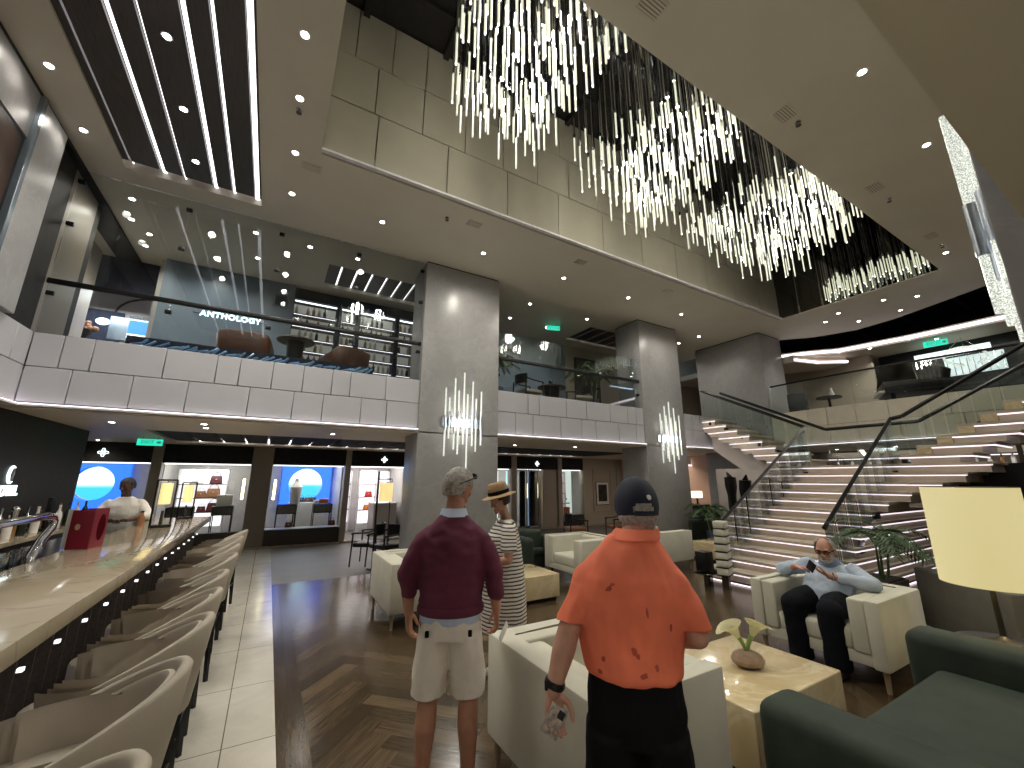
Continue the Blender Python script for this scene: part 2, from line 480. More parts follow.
for i in range(6):
    y0 = VY0+(VY1-VY0)*i/6; y1 = VY0+(VY1-VY0)*(i+1)/6
    box(b, VX1-.012, VX1+.01, y0+.018, y1-.018, ZC+.02, VT, .004, 1)
struct('wall_void_mirrors', b, M_mirror)
b = B()
for i in range(1, 6):
    y0 = VY0+(VY1-VY0)*i/6; box(b, VX1-.008, VX1+.008, y0-.012, y0+.012, ZC+.02, VT)
struct('trim_1', b, M_steel)
b = B(); box(b, VX0-.2, VX1+.2, VY0-.2, VY1+.2, VT, VT+.15)
for i in range(9):
    x = .4+1.25*i; box(b, x, x+.09, VY0, VY1, VT-.14, VT)
for y in (2.6, 3.5, 4.4): box(b, VX0, VX1, y, y+.07, VT-.2, VT-.12)
struct('ceiling_void', b, M_dark)
b = B()
box(b, VX0, VX1, VY1-.10, VY1-.04, ZC, ZC+.03)
struct('trim_2', b, M_stripwhite)
b = B(); box(b, VX0, VX1, VY1-.075, VY1-.045, ZC+.031, ZC+.045); struct('trim_3_strip', b, M_led_soft)

# ---- balcony fronts
def panels(b, x0, x1, y, zrows, seed, t=.05, ws=(.28, .42, .72, .58), flip=False):
    r = random.Random(seed)
    for z0, z1 in zrows:
        x = x0
        while x < x1-.02:
            w = r.choice(ws)
            c = x+w
            if x1-c < .2: c = x1
            box(b, x+.004, c-.004, y, y+t, z0+.004, z1-.004, .006, 1)
            x = c
ROWS = ((2.585, 3.02), (3.02, 3.45))
def fascia(name, x0, x1, y, seed):
    b = B(); panels(b, x0, x1, y, ROWS, seed); struct(name, b, M_fascia)
    b = B(); box(b, x0, x1, y+.05, y+.25, 2.58, 3.44); struct(name+'_core', b, M_dark)
    b = B(); box(b, x0, x1, y-.07, y+.05, 2.525, 2.552, .004, 1); struct('trim_lip', b, M_stripwhite)
    b = B(); box(b, x0, x1, y-.045, y-.012, 2.554, 2.566); struct('trim_strip', b, M_led_soft)
fascia('balcony_wall_left', -2.70, 2.16, 7.0, 21)
fascia('balcony_wall_middle', 3.76, 7.9, 7.0, 33)
fascia('balcony_wall_stair', 9.42, 11.65, 7.0, 8)
def slab_along(name, p0, p1, mtl=M_fascia):
    """a balcony front along any direction: two rows of panels plus lip and light strip"""
    d = V((p1[0]-p0[0], p1[1]-p0[1], 0)); ln = d.length; a = atan2(d.y, d.x)
    M = TR(p0[0], p0[1], 0) @ RZ(a)
    b = B(); r = random.Random(ln)
    for z0, z1 in ROWS:
        x = 0
        while x < ln-.02:
            c = x+r.choice((.42, .58, .72))
            if ln-c < .2: c = ln
            box(b, x+.004, c-.004, 0, .05, z0+.004, z1-.004, .006, 1, M); x = c
    struct(name, b, mtl)
    b = B(); box(b, 0, ln, .05, .25, 2.58, 3.44, 0, 1, M); struct(name+'_core', b, M_dark)
    b = B(); box(b, 0, ln, -.07, .05, 2.525, 2.552, .004, 1, M); struct('trim_lip', b, M_stripwhite)
    b = B(); box(b, 0, ln, -.045, -.012, 2.554, 2.566, 0, 1, M); struct('trim_strip', b, M_led_soft)
slab_along('balcony_wall_bar', (-2.70, .2), (-2.70, 7.0))
# curved front of the balcony behind the stairs
bp = [(11.66, 5.9), (11.6, 5.0), (11.6, 4.0), (11.66, 2.9), (11.8, 1.8), (12.05, .7), (12.4, -.5)]
for i in range(len(bp)-1): slab_along('balcony_wall_curved', bp[i], bp[i+1], M_balcony)
# near balcony above the viewer
b = B(); box(b, -3, 13, -4.2, .165, 2.55, 2.62); struct('ceiling_near_soffit', b, M_soffit_near)
b = B(); box(b, -3, 13, .02, .165, 2.62, 3.45); struct('balcony_wall_near', b, M_fascia)

# ---- upper deck floor and the lower soffit with its dark slatted coffer
b = B(); box(b, -5, 11.65, 7.25, 12.4, 3.2, 3.3); box(b, -5, -2.77, -1, 7.25, 3.2, 3.3)
struct('floor_upper', b, M_carpetgrey)
b = B(); prism(b, [(11.9, 7.25), (11.9, 5.9), (11.9, 2.9), (12.1, 1.8), (12.4, .5), (12.8, -1.5), (18, -1.5), (18, 12.4), (11.65, 12.4), (11.65, 7.25)], 3.2, 3.3); struct('floor_upper_stair', b, M_carpetgrey)
b = B()
for q in ((-6.5, 18, 7.05, 9.05), (-6.5, -1.9, 9.05, 11.8), (9.97, 18, 9.05, 11.8), (-6.5, 18, 11.8, 12.5)): box(b, *q, 2.50, 2.60)
box(b, -6.5, 18, 6.97, 7.05, 2.50, 2.522)
prism(b, [(11.62, 6.97), (11.62, 5.9), (11.62, 2.9), (11.78, 1.8), (12.1, .5), (12.5, -1.5), (18, -1.5), (18, 6.97)], 2.50, 2.522)
struct('ceiling_soffit', b, M_soffit)
b = B(); box(b, -1.9, 9.97, 9.05, 11.8, 2.62, 2.66); struct('ceiling_coffer_top', b, M_dark)
b = B(); x = -1.88
while x < 9.9:
    box(b, x, x+.40, 9.1, 11.62, 2.53, 2.57); x += .45
struct('ceiling_coffer_slats', b, M_slat)
b = B(); x = -1.88+.4125
while x < 9.7:
    box(b, x, x+.025, 10.9, 11.78, 2.575, 2.585); box(b, x, x+.025, 11.62, 11.78, 2.535, 2.585); x += .45
struct('ceiling_coffer_strips', b, M_led)

# ---- pillars
def pillar(name, x0, x1, y0, y1, z0=0, z1=5.815):
    b = B(); box(b, x0, x1, y0, y1, z0, z1, .012, 2); struct(name, b, M_pillar)
    b = B(); box(b, x0+.02, x1-.02, y0+.02, y1-.02, z1-.01, ZC+.02); struct(name+'_reveal', b, M_dark)
pillar('pillar_left', 2.16, 3.76, 7.0-.03, 7.72)
pillar('pillar_middle', 7.9, 9.42, 7.0-.03, 7.80)
pillar('pillar_stair', 11.62, 12.75, 5.9, 7.95)
pillar('pillar_near', 2.16, 3.76, -.5, .245)

# ---- left wall above the bar
b = B(); box(b, -2.95, -2.64, 5.80, 6.37, 3.46, 5.80, .006, 1); box(b, -2.95, -2.66, .2, 5.73, 5.24, 5.80)
struct('wall_left', b, M_pillar)
b = B(); box(b, -3.0, -2.66, .2, 12, 5.79, 5.9); box(b, -3, -2.74, 6.37, 7.02, 3.46, 5.8); box(b, -3, -2.8, .1, 5.8, 3.44, 5.3)
struct('wall_left_recess', b, M_dark)
b = B(); box(b, -2.70, -2.62, 5.73, 5.80, 3.46, 5.80, .004, 1); struct('trim_4', b, M_bluegrey_trim)
b = B(); box(b, -2.95, -2.745, 7.02, 7.85, 3.3, 5.84); struct('wall_upper_left', b, M_pier)
b = B(); box(b, -3.3, -2.79, -1.0, 9.8, 0, 2.5); struct('wall_bar_back', b, M_dark)

# ---- outer shell that closes the place
b = B(); box(b, -3, 18, -4.2, -4.0, -.1, 2.62); box(b, -3.2, 18, -1.6, -1.5, 2.6, 6.6); struct('wall_near', b, M_beige_wall)
b = B(); box(b, -3.4, -3.2, -4.2, 9.8, -.1, 6.3); box(b, -6.7, -6.5, 9.6, 15.6, -.1, 2.7); box(b, -6.5, -3.3, 9.6, 9.8, -.1, 2.6); box(b, -5.1, -5, 7, 12.1, 3.2, 6); box(b, -5, -2.95, 6.9, 7.02, 3.3, 6)
struct('wall_left_outer', b, M_beige_wall)

# ---- upper deck back walls
b = B(); box(b, -2.2, .02, 9.47, 9.6, 3.3, ZC); struct('wall_upper_back', b, M_greyblue)
b = B(); box(b, 2.7, 7.6, 9.7, 9.8, 3.3, ZC); struct('wall_upper_bay', b, M_greyblue)
b = B(); box(b, 7.6, 12.0, 9.7, 9.8, 3.3, ZC); struct('wall_upper_bay_right', b, M_beige_wall)
b = B(); box(b, -5, -2.2, 9.9, 10.05, 5.18, ZC); struct('beam_upper_left', b, M_navyitem)
b = B(); box(b, -2.95, -2.76, 7.85, 8.05, 3.3, 5.84); struct('wall_upper_post', b, M_dark)
b = B(); box(b, -5, -2.2, 11, 11.1, 3.3, 5.9); box(b, -2.3, -2.2, 9.6, 11, 3.3, 5.84); struct('wall_upper_alcove', b, M_shopwall)
b = B(); box(b, -5, 12, 11.1, 11.2, 3.2, 6.0); struct('wall_upper_far', b, M_dark)
# dark double door in the upper bay
b = B(); box(b, 7.95, 8.97, 9.64, 9.7, 3.3, 5.50); d1 = struct('door_1', b, M_black)
for s in (0, 1):
    b = B(); box(b, 8.0+.47*s, 8.45+.47*s, 9.62, 9.65, 3.32, 5.44, .006, 1); struct('door_leaf', b, M_darkwood, d1)
    b = B(); box(b, 8.40+.06*s, 8.42+.06*s, 9.58, 9.61, 4.2, 4.7, .004, 1); struct('door_handle', b, M_steel, d1)

# ---- balcony balustrades of glass
def balustrade(name, label, x0, x1, y, z1, n, rail_z, M_g=M_glass_up, full=False):
    t = thing(name, label, 'balustrade', (x0, y, 3.45))
    w = (x1-x0)/n
    for i in range(n):
        b = B(); box(b, i*w+.006, (i+1)*w-.006, -.006, .006, 0, z1-3.45); obj('glass_panel', b, M_g, t)
    b = B(); box(b, 0, x1-x0, -.05, -.008, rail_z-3.45-.035, rail_z-3.45+.035, .008, 2); obj('handrail', b, M_black, t)
    for i in range(0, n+1):
        for z in ([.55, 1.55, 2.2] if full else [.35]):
            b = B(); cbox(b, (min(max(i*w, .05), x1-x0-.05), -.012, z), (.075, .045, .055), .006); obj('clamp', b, M_black, t)
    return t
balustrade('glass_balustrade', 'tall clear glass balustrade with black handrail left of the first stone pillar', -2.74, 2.16, 7.1, 5.83, 4, 4.16, full=True)
balustrade('glass_balustrade', 'clear glass balustrade with black handrail on the white balcony front between the two stone pillars', 3.76, 7.9, 7.1, 4.75, 3, 4.15)

# ---- shop fronts along the corridor
YS = 12.5
def emblem(parent, x, y, z, s):
    """four looped petals in thin white light line"""
    b = B()
    for k in range(4):
        a = k*pi/2
        pts = []
        for i in range(16):
            u = 2*pi*i/16; l = s*(.10+.42*(1-cos(u))/2); w = s*.17*sin(u)*(.5+.5*(1-cos(u))/2)
            pts.append((x+cos(a)*l-sin(a)*w, y, z+sin(a)*l+cos(a)*w))
        tube(b, pts, s*.035, 6, closed=True)
        e = a+pi/4
        tube(b, [(x+cos(e)*s*t, y, z+sin(e)*s*t) for t in (.14, .34)], s*.03, 6)
    return obj('emblem', b, M_white_glow, parent)
piers = [(-2.40, -2.2), (-.42, .05), (1.83, 1.98), (3.55, 3.9), (6.3, 6.71), (7.27, 7.48), (9.27, 9.46)]
for i, (a, c) in enumerate(piers):
    b = B(); box(b, a, c, YS-.06, YS+.25, 0, 2.5, .008, 1); struct('wall_pier', b, M_pier if i not in (2, 5, 6) else M_beige_wall)
bands = [(-6.5, -2.40), (-2.2, -.42), (.05, 1.83), (1.98, 3.55), (3.9, 6.3), (6.71, 7.27), (7.48, 9.27), (9.46, 10.49)]
for i, (a, c) in enumerate(bands):
    b = B(); box(b, a, c, YS-.03, YS+.2, 2.06, 2.5, .004, 1); s = obj('sign_band', b, M_dark); s['kind'] = 'structure'; s.name = 'wall_sign_band'
    b = B(); box(b, a+.02, c-.02, YS+.12, YS+.16, 2.035, 2.058); struct('trim_strip', b, M_led)
for x, w in ((-3.25, 'over the leftmost shop window'), (2.9, 'over the shop doorway left of the first stone pillar'), (8.35, 'over the shop doorway right of the first stone pillar')):
    t = thing('shop_emblem', 'small white lit emblem '+w, 'sign', (x, YS-.045, 2.26))
    emblem(t, 0, 0, 0, .17)
    b = B(); cbox(b, (0, .012, 0), (.10, .012, .10)); obj('backing', b, M_dark, t)
# window panes and plinths
wn = 0
for a, c, z0, full in ((-6.5, -2.4, .42, 0), (-2.2, -.42, .42, 0), (.05, 1.83, .42, 0), (3.9, 6.3, .42, 0), (6.71, 7.27, .42, 0), (9.46, 10.49, .42, 0)):
    wn += 1
    b = B(); box(b, a, c, YS+.02, YS+.2, .02, z0, .004, 1); struct('wall_plinth', b, M_darkwood)
    b = B(); box(b, a, c, YS+.05, YS+.06, z0, 2.06); struct('window_%d' % wn, b, M_glass)
b = B(); box(b, 10.49, 12.4, YS-.04, YS+.2, 0, 2.5); struct('wall_corridor', b, M_beige_wall)
b = B(); box(b, 7.98, 9.1, YS+.5, YS+.6, 0, 2.1); box(b, 8.62, 9.27, YS+.02, YS+.14, 0, 2.06); struct('wall_shop_return', b, M_beige_wall)
b = B(); box(b, -6.5, 12.2, YS-.10, YS-.02, 0, .05); struct('baseboard_far', b, M_marble)
# panelled recess and framed print on the corridor wall
b = B()
for q in ((10.95, 11.0, .55, 2.1), (11.85, 11.9, .55, 2.1)): box(b, q[0], q[1], YS-.07, YS-.04, q[2], q[3], .004, 1)
box(b, 10.95, 11.9, YS-.07, YS-.04, 2.05, 2.1); box(b, 10.95, 11.9, YS-.07, YS-.04, .5, .55)
struct('trim_5', b, M_beige_wall)
# shop interior shell with two round windows to the sea
def wall_holes(name, x0, x1, y, z0, z1, holes, mtl):
    """wall facing -Y with round openings, each in its own square cell"""
    b = B(); xs = [x0]
    for cx, cz, r in holes: xs += [cx-r*1.05, cx+r*1.05]
    xs.append(x1)
    for i in range(0, len(xs), 2): box(b, xs[i], xs[i+1], y, y+.15, z0, z1)
    for cx, cz, r in holes:
        a, c = cx-r*1.05, cx+r*1.05
        box(b, a, c, y, y+.15, z0, cz-r*1.05); box(b, a, c, y, y+.15, cz+r*1.05, z1)
        N = 48; R = r*1.05
        def sq(t):
            m = max(abs(cos(t)), abs(sin(t))); return (cx+R*cos(t)/m, cz+R*sin(t)/m)
        for dy in (0, .15):
            o = [b.verts.new((sq(2*pi*i/N+pi/4)[0], y+dy, sq(2*pi*i/N+pi/4)[1])) for i in range(N)]
            q = [b.verts.new((cx+r*cos(2*pi*i/N+pi/4), y+dy, cz+r*sin(2*pi*i/N+pi/4))) for i in range(N)]
            for i in range(N): b.faces.new((o[i], o[(i+1) % N], q[(i+1) % N], q[i]))
            if dy == 0: q0 = q
            else:
                for i in range(N): b.faces.new((q0[i], q0[(i+1) % N], q[(i+1) % N], q[i]))
    return struct(name, b, mtl, smooth=False)
wall_holes('wall_far', -6.5, 12.2, 15.3, 0, 2.6, [(-4.02, 1.57, .44), (1.07, 1.53, .50)], M_shopwall)
for i, (cx, cz, r) in enumerate(((-4.02, 1.57, .44), (1.07, 1.53, .50))):
    b = B(); lathe(b, [(r-.005, 0), (r-.005, .03), (r+.035, .03), (r+.035, 0)], 40, TR(cx, 15.32, cz) @ RX(pi/2), 0, True); fr = struct('window_%d' % (7+i), b, M_bluegrey_trim)
    b = B(); lathe(b, [(0, -.06), (r-.005, -.06), (r-.005, -.065), (0, -.065)], 40, TR(cx, 15.32, cz) @ RX(pi/2)); struct('window_glass', b, M_glass, fr)
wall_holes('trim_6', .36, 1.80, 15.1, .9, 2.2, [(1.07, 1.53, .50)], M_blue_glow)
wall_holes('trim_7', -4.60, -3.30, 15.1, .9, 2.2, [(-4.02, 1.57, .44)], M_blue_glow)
b = B(); box(b, -6.5, 12.2, 12.7, 15.45, 2.5, 2.58); struct('ceiling_shop', b, M_ceil)
b = B(); box(b, 12.2, 12.4, 12.4, 15.5, 0, 2.6); struct('wall_shop_end', b, M_shopwall)
b = B()
for x in (-2.35, -.19, 1.88, 3.75, 6.55, 9.38): box(b, x, x+.05, 13.4, 15.3, 0, 2.5)
struct('wall_shop_partition', b, M_shopwall)
b = B()
for x in (-4.5, -3.2, -1.7, -.9, .5, 1.4, 2.5, 3.2, 4.5, 5.6, 7.0, 8.2, 8.9, 10.0): box(b, x-.12, x+.12, 13.3, 14.6, 2.485, 2.5)
struct('ceiling_shop_strips', b, glow('shop light', (1, .95, .93), 7))

# ---- right side: what lies behind the curved balcony
b = B(); box(b, 17.9, 18.1, -4.2, 12.5, -.1, 6.9); struct('wall_right', b, M_dark)
b = B(); box(b, 12.0, 18.1, 9.9, 10.1, -.1, 6.9); struct('wall_right_side', b, M_beige_wall)
b = B(); box(b, 12.6, 18.1, -1.6, 10, 6.7, 6.85); struct('ceiling_high', b, M_dark)
b = B()
for i in range(7):
    y = .2+i*1.2; box(b, 13, 18, y, y+.08, 6.4, 6.7)
struct('beam_high', b, M_black)
cv = [(12.76, 6.4), (13.2, 5.5), (13.75, 4.85), (14.0, 3.4), (14.05, 1.7), (14.2, 0), (14.5, -1.5)]
b = B(); prism(b, cv+[(18, -1.5), (18, 9.9), (12.76, 9.9)], 5.25, 5.42); struct('ceiling_cove', b, M_soffit)
def along(b, pts, w, z0, z1, inset=0):
    for p, q in zip(pts, pts[1:]):
        d = V((q[0]-p[0], q[1]-p[1], 0)); a = atan2(d.y, d.x)
        box(b, -.01, d.length+.01, inset-w, inset, z0, z1, 0, 1, TR(p[0], p[1], 0) @ RZ(a))
b = B(); along(b, cv, .05, 5.30, 5.37); struct('trim_8_strip', b, M_led_soft)
cv2 = [(12.76, 5.6), (13.6, 5.4), (14.3, 4.9)]
b = B(); along(b, cv2, .05, 5.08, 5.13); struct('trim_9_strip', b, M_led_soft)
b = B(); prism(b, cv2+[(14.6, 5.6), (14.0, 6.5), (12.76, 6.7)], 5.05, 5.25); struct('ceiling_cove_drop', b, M_soffit)
b = B(); box(b, 14.6, 14.75, 4.45, 9.9, 3.3, 5.25); struct('wall_upper_lounge', b, M_beige_wall)
b = B(); box(b, 15.2, 15.35, .2, 4.45, 3.3, 5.25); struct('wall_upper_dark', b, M_black)
# ================================================================== CEILING FITTINGS AND LIGHT
def make_light():
    t = thing('ceiling_light', '', 'light', (0, 0, 0))
    b = B(); lathe(b, [(.034, -.003), (.046, -.006), (.050, 0), (.034, .006)], 24, None, 0, True); obj('trim_ring', b, M_stripwhite, t)
    b = B(); lathe(b, [(0, -.004), (.034, -.004), (.034, .004), (0, .004)], 20); obj('lens', b, M_lens, t)
    return t
proto_light = make_light(); used_light = [False]
def spot(x, y, z, power, ang=120, r=.05, col=(1, .93, .82)):
    ld = bpy.data.lights.new('spot', 'SPOT'); ld.energy = power; ld.spot_size = radians(ang); ld.spot_blend = 1.0; ld.shadow_soft_size = r; ld.color = col
    o = bpy.data.objects.new('spot', ld); COL.objects.link(o); o.location = (x, y, z)
def light(x, y, z, label, group, power=0, ang=120):
    if not used_light[0]:
        o = proto_light; used_light[0] = True; o.location = (x, y, z); o['label'] = label; o['group'] = group
    else: o = dup(proto_light, (x, y, z), None, label, group)
    if power: spot(x, y, z-.04, power, max(ang, 145))
PW = 66
G = 'downlights in the ceiling strip right of the dark slats'
for y in (3.6, 4.37, 5.27, 6.17): light(-.205, y, ZC, 'small round downlight in the pale ceiling strip between the dark slats and the void', G, PW)
G = 'downlights in the ceiling strip left of the dark slats'
for y in (5.27, 6.19): light(-2.46, y, ZC, 'small round downlight in the pale ceiling strip left of the dark slats', G, 9)
G = 'downlights between the void and the balcony'
for x in (1.12, 2.98, 4.87, 6.75, 8.64): light(x, 6.18, ZC, 'small round downlight in the ceiling strip between the void and the left balcony', G, PW)
G = 'downlights right of the void'
for x in (4.83, 6.69): light(x, 1.06, ZC, 'small round downlight in the ceiling strip on the near side of the void', G, PW)
light(10.4, 1.77, ZC, 'small round downlight near the right corner of the void by the crystal sconce', G, PW)
G = 'downlights over the stair landing'
for x, y in ((12.0, 3.2), (12.4, 2.72), (12.0, 4.1), (12.4, 4.55), (13.1, 4.07), (13.1, 3.22)): light(x, y, ZC, 'small round downlight in the ceiling beyond the far end of the void', G, 30)
G = 'downlights in the dark slats'
for y in (4.32, 5.24, 6.16): light(-1.36, y, ZC+.03, 'small round downlight set in the dark slatted ceiling over the bar', G, PW)
G = 'downlights behind the balcony glass'
for x, y in ((-2.3, 7.54), (-2.45, 8.2), (-2.3, 8.6), (-2.45, 9.1), (-.7, 7.6), (-1.38, 8.96), (-.69, 8.55), (.15, 7.61), (.98, 7.6)):
    light(x, y, ZC, 'small round downlight in the upper ceiling behind the tall balcony glass', G, 30)
G = 'downlights over the middle balcony'
for x, y in ((4.96, 7.63), (4.98, 8.64), (6.77, 7.66), (6.2, 8.7), (10.5, 7.0), (10.5, 7.7), (11.5, 8.7)):
    light(x, y, ZC, 'small round downlight in the ceiling over the middle and stair side balconies', G, 30)
G = 'downlights in the lower soffit'
for x, y in ((-2.08, 8.03), (-.94, 7.6), (-.98, 8.18), (-3.27, 12.04), (.915, 8.05), (4.97, 8.36), (6.56, 8.07), (2.6, 8.4), (8.5, 8.3)):
    light(x, y, 2.50, 'small round downlight in the low soffit beneath the white balcony front', G, 26, 140)
G = 'downlights beneath the cove'
for x, y in ((13.9, 4.2), (14.4, 3.0), (14.6, 1.5)): light(x, y, 5.25, 'small round downlight in the underside of the lit cove beyond the stairs', G, 22)
for x, y in ((12.9, 5.0), (12.9, 3.8), (13.1, 2.2), (10.6, 8.2), (11.2, 9.2)): light(x, y, 2.50, 'small round downlight in the low soffit behind the staircase', 'downlights behind the staircase', 15, 130)

# vents and detectors
def vent(x, y, label):
    t = thing('ceiling_vent', label, 'vent', (x, y, ZC))
    b = B(); box(b, -.13, .13, -.095, .095, -.004, .004, .003, 1); obj('frame', b, M_ceil, t)
    b = B(); box(b, -.115, .115, -.07, .07, -.009, -.005); obj('backing', b, M_pier, t)
    b = B()
    for i in range(5): box(b, -.115, .115, -.066+.028*i, -.048+.028*i, -.013, -.007)
    obj('grille', b, M_ceil, t)
for x, y, l in ((.0, 5.45, 'square ceiling air vent at the left end of the void'), (2.45, 5.46, 'square ceiling air vent beside the void above the first stone pillar'), (4.75, 5.5, 'square ceiling air vent beside the void between the two stone pillars'),
                (7.24, 5.48, 'square ceiling air vent beside the void near the second stone pillar'), (2.46, 1.75, 'square ceiling air vent on the near side of the void, nearest the viewer'), (4.67, 1.73, 'square ceiling air vent second along the near side of the void'),
                (7.09, 1.72, 'square ceiling air vent third along the near side of the void'), (9.43, 1.72, 'square ceiling air vent last along the near side of the void beside the crystal sconce')): vent(x, y, l)
for i, (x, y) in enumerate(((-.2, 4.53), (2.0, 5.53), (4.92, 1.71), (7.58, 1.71), (9.98, 1.72))):
    w = ('beside the slatted ceiling', 'over the first stone pillar', 'next to the second near vent', 'next to the third near vent', 'next to the last near vent')[i]
    t = thing('smoke_detector', 'tiny dark sprinkler head in the pale ceiling '+w, 'sprinkler', (x, y, ZC))
    b = B(); lathe(b, [(.035, 0), (.03, -.012), (.012, -.016), (.012, -.045)], 14); obj('cup', b, M_steel, t)
    b = B(); lathe(b, [(.03, -.045), (.03, -.05), (0, -.052)], 12); obj('deflector', b, M_bronze, t)

# ================================================================== CHANDELIERS
def inside(p, poly):
    r = False; j = len(poly)-1
    for i in range(len(poly)):
        a, c = poly[i], poly[j]
        if (a[1] > p[1]) != (c[1] > p[1]) and p[0] < (c[0]-a[0])*(p[1]-a[1])/(c[1]-a[1])+a[0]: r = not r
        j = i
    return r
ROD_R, ROD_L = .0115, .37
def rod_mesh():
    b = B(); cyl(b, (0, 0, .02), (0, 0, ROD_L), ROD_R, None, 8); cyl(b, (0, 0, 0), (0, 0, .022), ROD_R*.75, ROD_R, 8, 1)
    me = bpy.data.meshes.new('light_rod'); b.to_mesh(me); b.free(); finish(me); me.materials.append(M_rod); me.materials.append(M_rodcap); return me
def hang_mesh():
    b = B(); cyl(b, (0, 0, 0), (0, 0, 1), .015, .015, 6); cyl(b, (0, 0, -.0), (0, 0, .03), .020, .02, 8)
    me = bpy.data.meshes.new('hanger'); b.to_mesh(me); b.free(); finish(me); me.materials.append(M_chrome); return me
ROD, HANG = rod_mesh(), hang_mesh()
def chandelier(label, poly, step, z0, amp, seed, tip, jit=.50):
    r = random.Random(seed)
    cx = sum(p[0] for p in poly)/len(poly); cy = sum(p[1] for p in poly)/len(poly)
    t = thing('rod_chandelier', label, 'chandelier', (cx, cy, VT), 0, 'glass rod chandeliers in the void')
    b = B(); prism(b, [(p[0]-cx, p[1]-cy) for p in poly], -.13, -.02); obj('mounting_plate', b, M_mirror, t, smooth=False)
    pts = []
    x = min(p[0] for p in poly)
    while x < max(p[0] for p in poly):
        y = min(p[1] for p in poly)
        while y < max(p[1] for p in poly):
            q = (x+r.uniform(-.18, .18)*step, y+r.uniform(-.18, .18)*step)
            if inside(q, poly) and VY0+.08 < q[1] < VY1-.15:
                d = sqrt((q[0]-tip[0])**2+(q[1]-tip[1])**2)
                pts.append((q[0]-cx, q[1]-cy, z0+amp*min(1, d/2.2)+r.uniform(0, jit)-VT))
            y += step
        x += step
    cam = V((0-cx, 0-cy, 1.7-VT))
    pts.sort(key=lambda p: (V(p)-cam).length)
    step_k = max(1, len(pts)//100)
    parts = pts[::step_k][:100] if len(pts) > 100 else pts
    rest = [p for p in pts if p not in set(parts)]
    for p in parts:
        o = bpy.data.objects.new('light_rod', ROD); COL.objects.link(o); o.parent = t; o.location = p
        h = bpy.data.objects.new('hanger', HANG); COL.objects.link(h); h.parent = o; h.location = (0, 0, ROD_L); h.scale = (1, 1, -p[2]-ROD_L-.1)
    if rest:
        b = B()
        for p in rest:
            cyl(b, (p[0], p[1], p[2]+.02), (p[0], p[1], p[2]+ROD_L), ROD_R, None, 8); cyl(b, p, (p[0], p[1], p[2]+.022), ROD_R*.75, ROD_R, 8)
        o = obj('more_light_rods', b, M_rod, t); o['kind'] = 'stuff'
        b = B()
        for p in rest: cyl(b, (p[0], p[1], p[2]+ROD_L), (p[0], p[1], -.1), .013, None, 6)
        o = obj('more_hangers', b, M_chrome, t); o['kind'] = 'stuff'
chandelier('glowing glass rod chandelier nearest the bar, over the left third of the void', [(1.30, 3.62), (1.81, 3.68), (2.42, 3.72), (2.46, 2.8), (2.55, 2.12), (.80, 2.12), (1.0, 2.8)], .124, 5.32, .25, 3, (2.3, 3.6))
chandelier('glowing glass rod chandelier in the middle of the three over the void', [(3.02, 3.65), (4.0, 3.95), (5.0, 4.05), (4.9, 3.15), (4.75, 2.12), (3.80, 2.12), (3.35, 2.9)], .132, 5.32, .28, 5, (4.9, 3.9))
chandelier('glowing glass rod chandelier hanging at the stair end of the void', [(5.50, 4.0), (6.85, 4.0), (8.3, 3.8), (8.15, 3.0), (7.95, 2.12), (6.0, 2.12), (5.7, 2.9)], .147, 5.34, .2, 8, (7.9, 3.8))

chandelier('short row of glowing glass rods hanging against the smoked mirror end wall of the void', [(10.78, 2.12), (11.12, 2.12), (11.12, 3.98), (10.78, 3.98)], .105, 5.83, .0, 9, (10.9, 3.1), .22)

# ================================================================== WALL SCONCES
def sconce(loc, rz, label):
    t = thing('wall_sconce', label, 'sconce', loc, rz)
    r = random.Random(4)
    b = B(); box(b, -.40, .40, -.03, 0, -.09, .09, .006, 1); obj('back_plate', b, M_chrome_soft, t)
    for i, x in enumerate((-.36, -.27, -.18, -.09, 0, .09, .18, .27, .36)):
        y = -.058 if i % 2 else -.092
        z = (-.02, .06, -.08, .08, -.04, .05, -.07, .09, 0)[i]
        b = B(); cyl(b, (x, y, z-.13), (x, y, z+.13), .0215, None, 14); obj('chrome_sleeve', b, M_chrome_soft, t)
        up = (.62, .45, .82, .60, .95, .55, .80, .48, .62)[i]; dn = (.62, .30, .50, .58, .40, .86, .42, .52, .40)[i]
        for a, c in ((z+.13, up), (-dn, z-.13)):
            b = B(); cyl(b, (x, y, a), (x, y, c), .0155, None, 12); obj('crystal_rod', b, M_sconce, t)
sconce((2.98, 6.968, 2.72), 0, 'crystal rod wall sconce with chrome centre on the first stone pillar')
sconce((8.72, 6.968, 2.72), 0, 'crystal rod wall sconce with chrome centre on the second stone pillar')
sconce((2.98, .247, 2.80), pi, 'large crystal rod wall sconce seen edge-on on the near pillar at the right edge')

# ================================================================== STAIRCASE
stair = thing('staircase', 'wide pale stone staircase with lit treads rising to a landing and splitting into two flights', 'staircase', (6.9, 3.8, 0))
SX, SY = 6.9, 3.8
RI = .163
def step(x0, x1, y0, y1, z, led='front', riser=True, rz0=None, name='step', side=None):
    """one tread slab, top at z, with its light strip (a child) and the riser block below it"""
    b = B(); box(b, x0-SX, x1-SX, y0-SY, y1-SY, z-.045, z, .006, 1)
    if riser: box(b, x0+.05-SX, x1-.01-SX, y0+.05-SY, y1-.05-SY, z-RI, z-.045)
    o = obj(name, b, M_stairstone, stair)
    b = B(); box(b, x0+.012-SX, x0+.036-SX, y0+.02-SY, y1-.02-SY, z-.064, z-.046)
    if side == 'right': box(b, x0+.02-SX, x1-SX, y0+.012-SY, y0+.036-SY, z-.064, z-.046)
    obj('light_strip', b, M_led_stair, o)
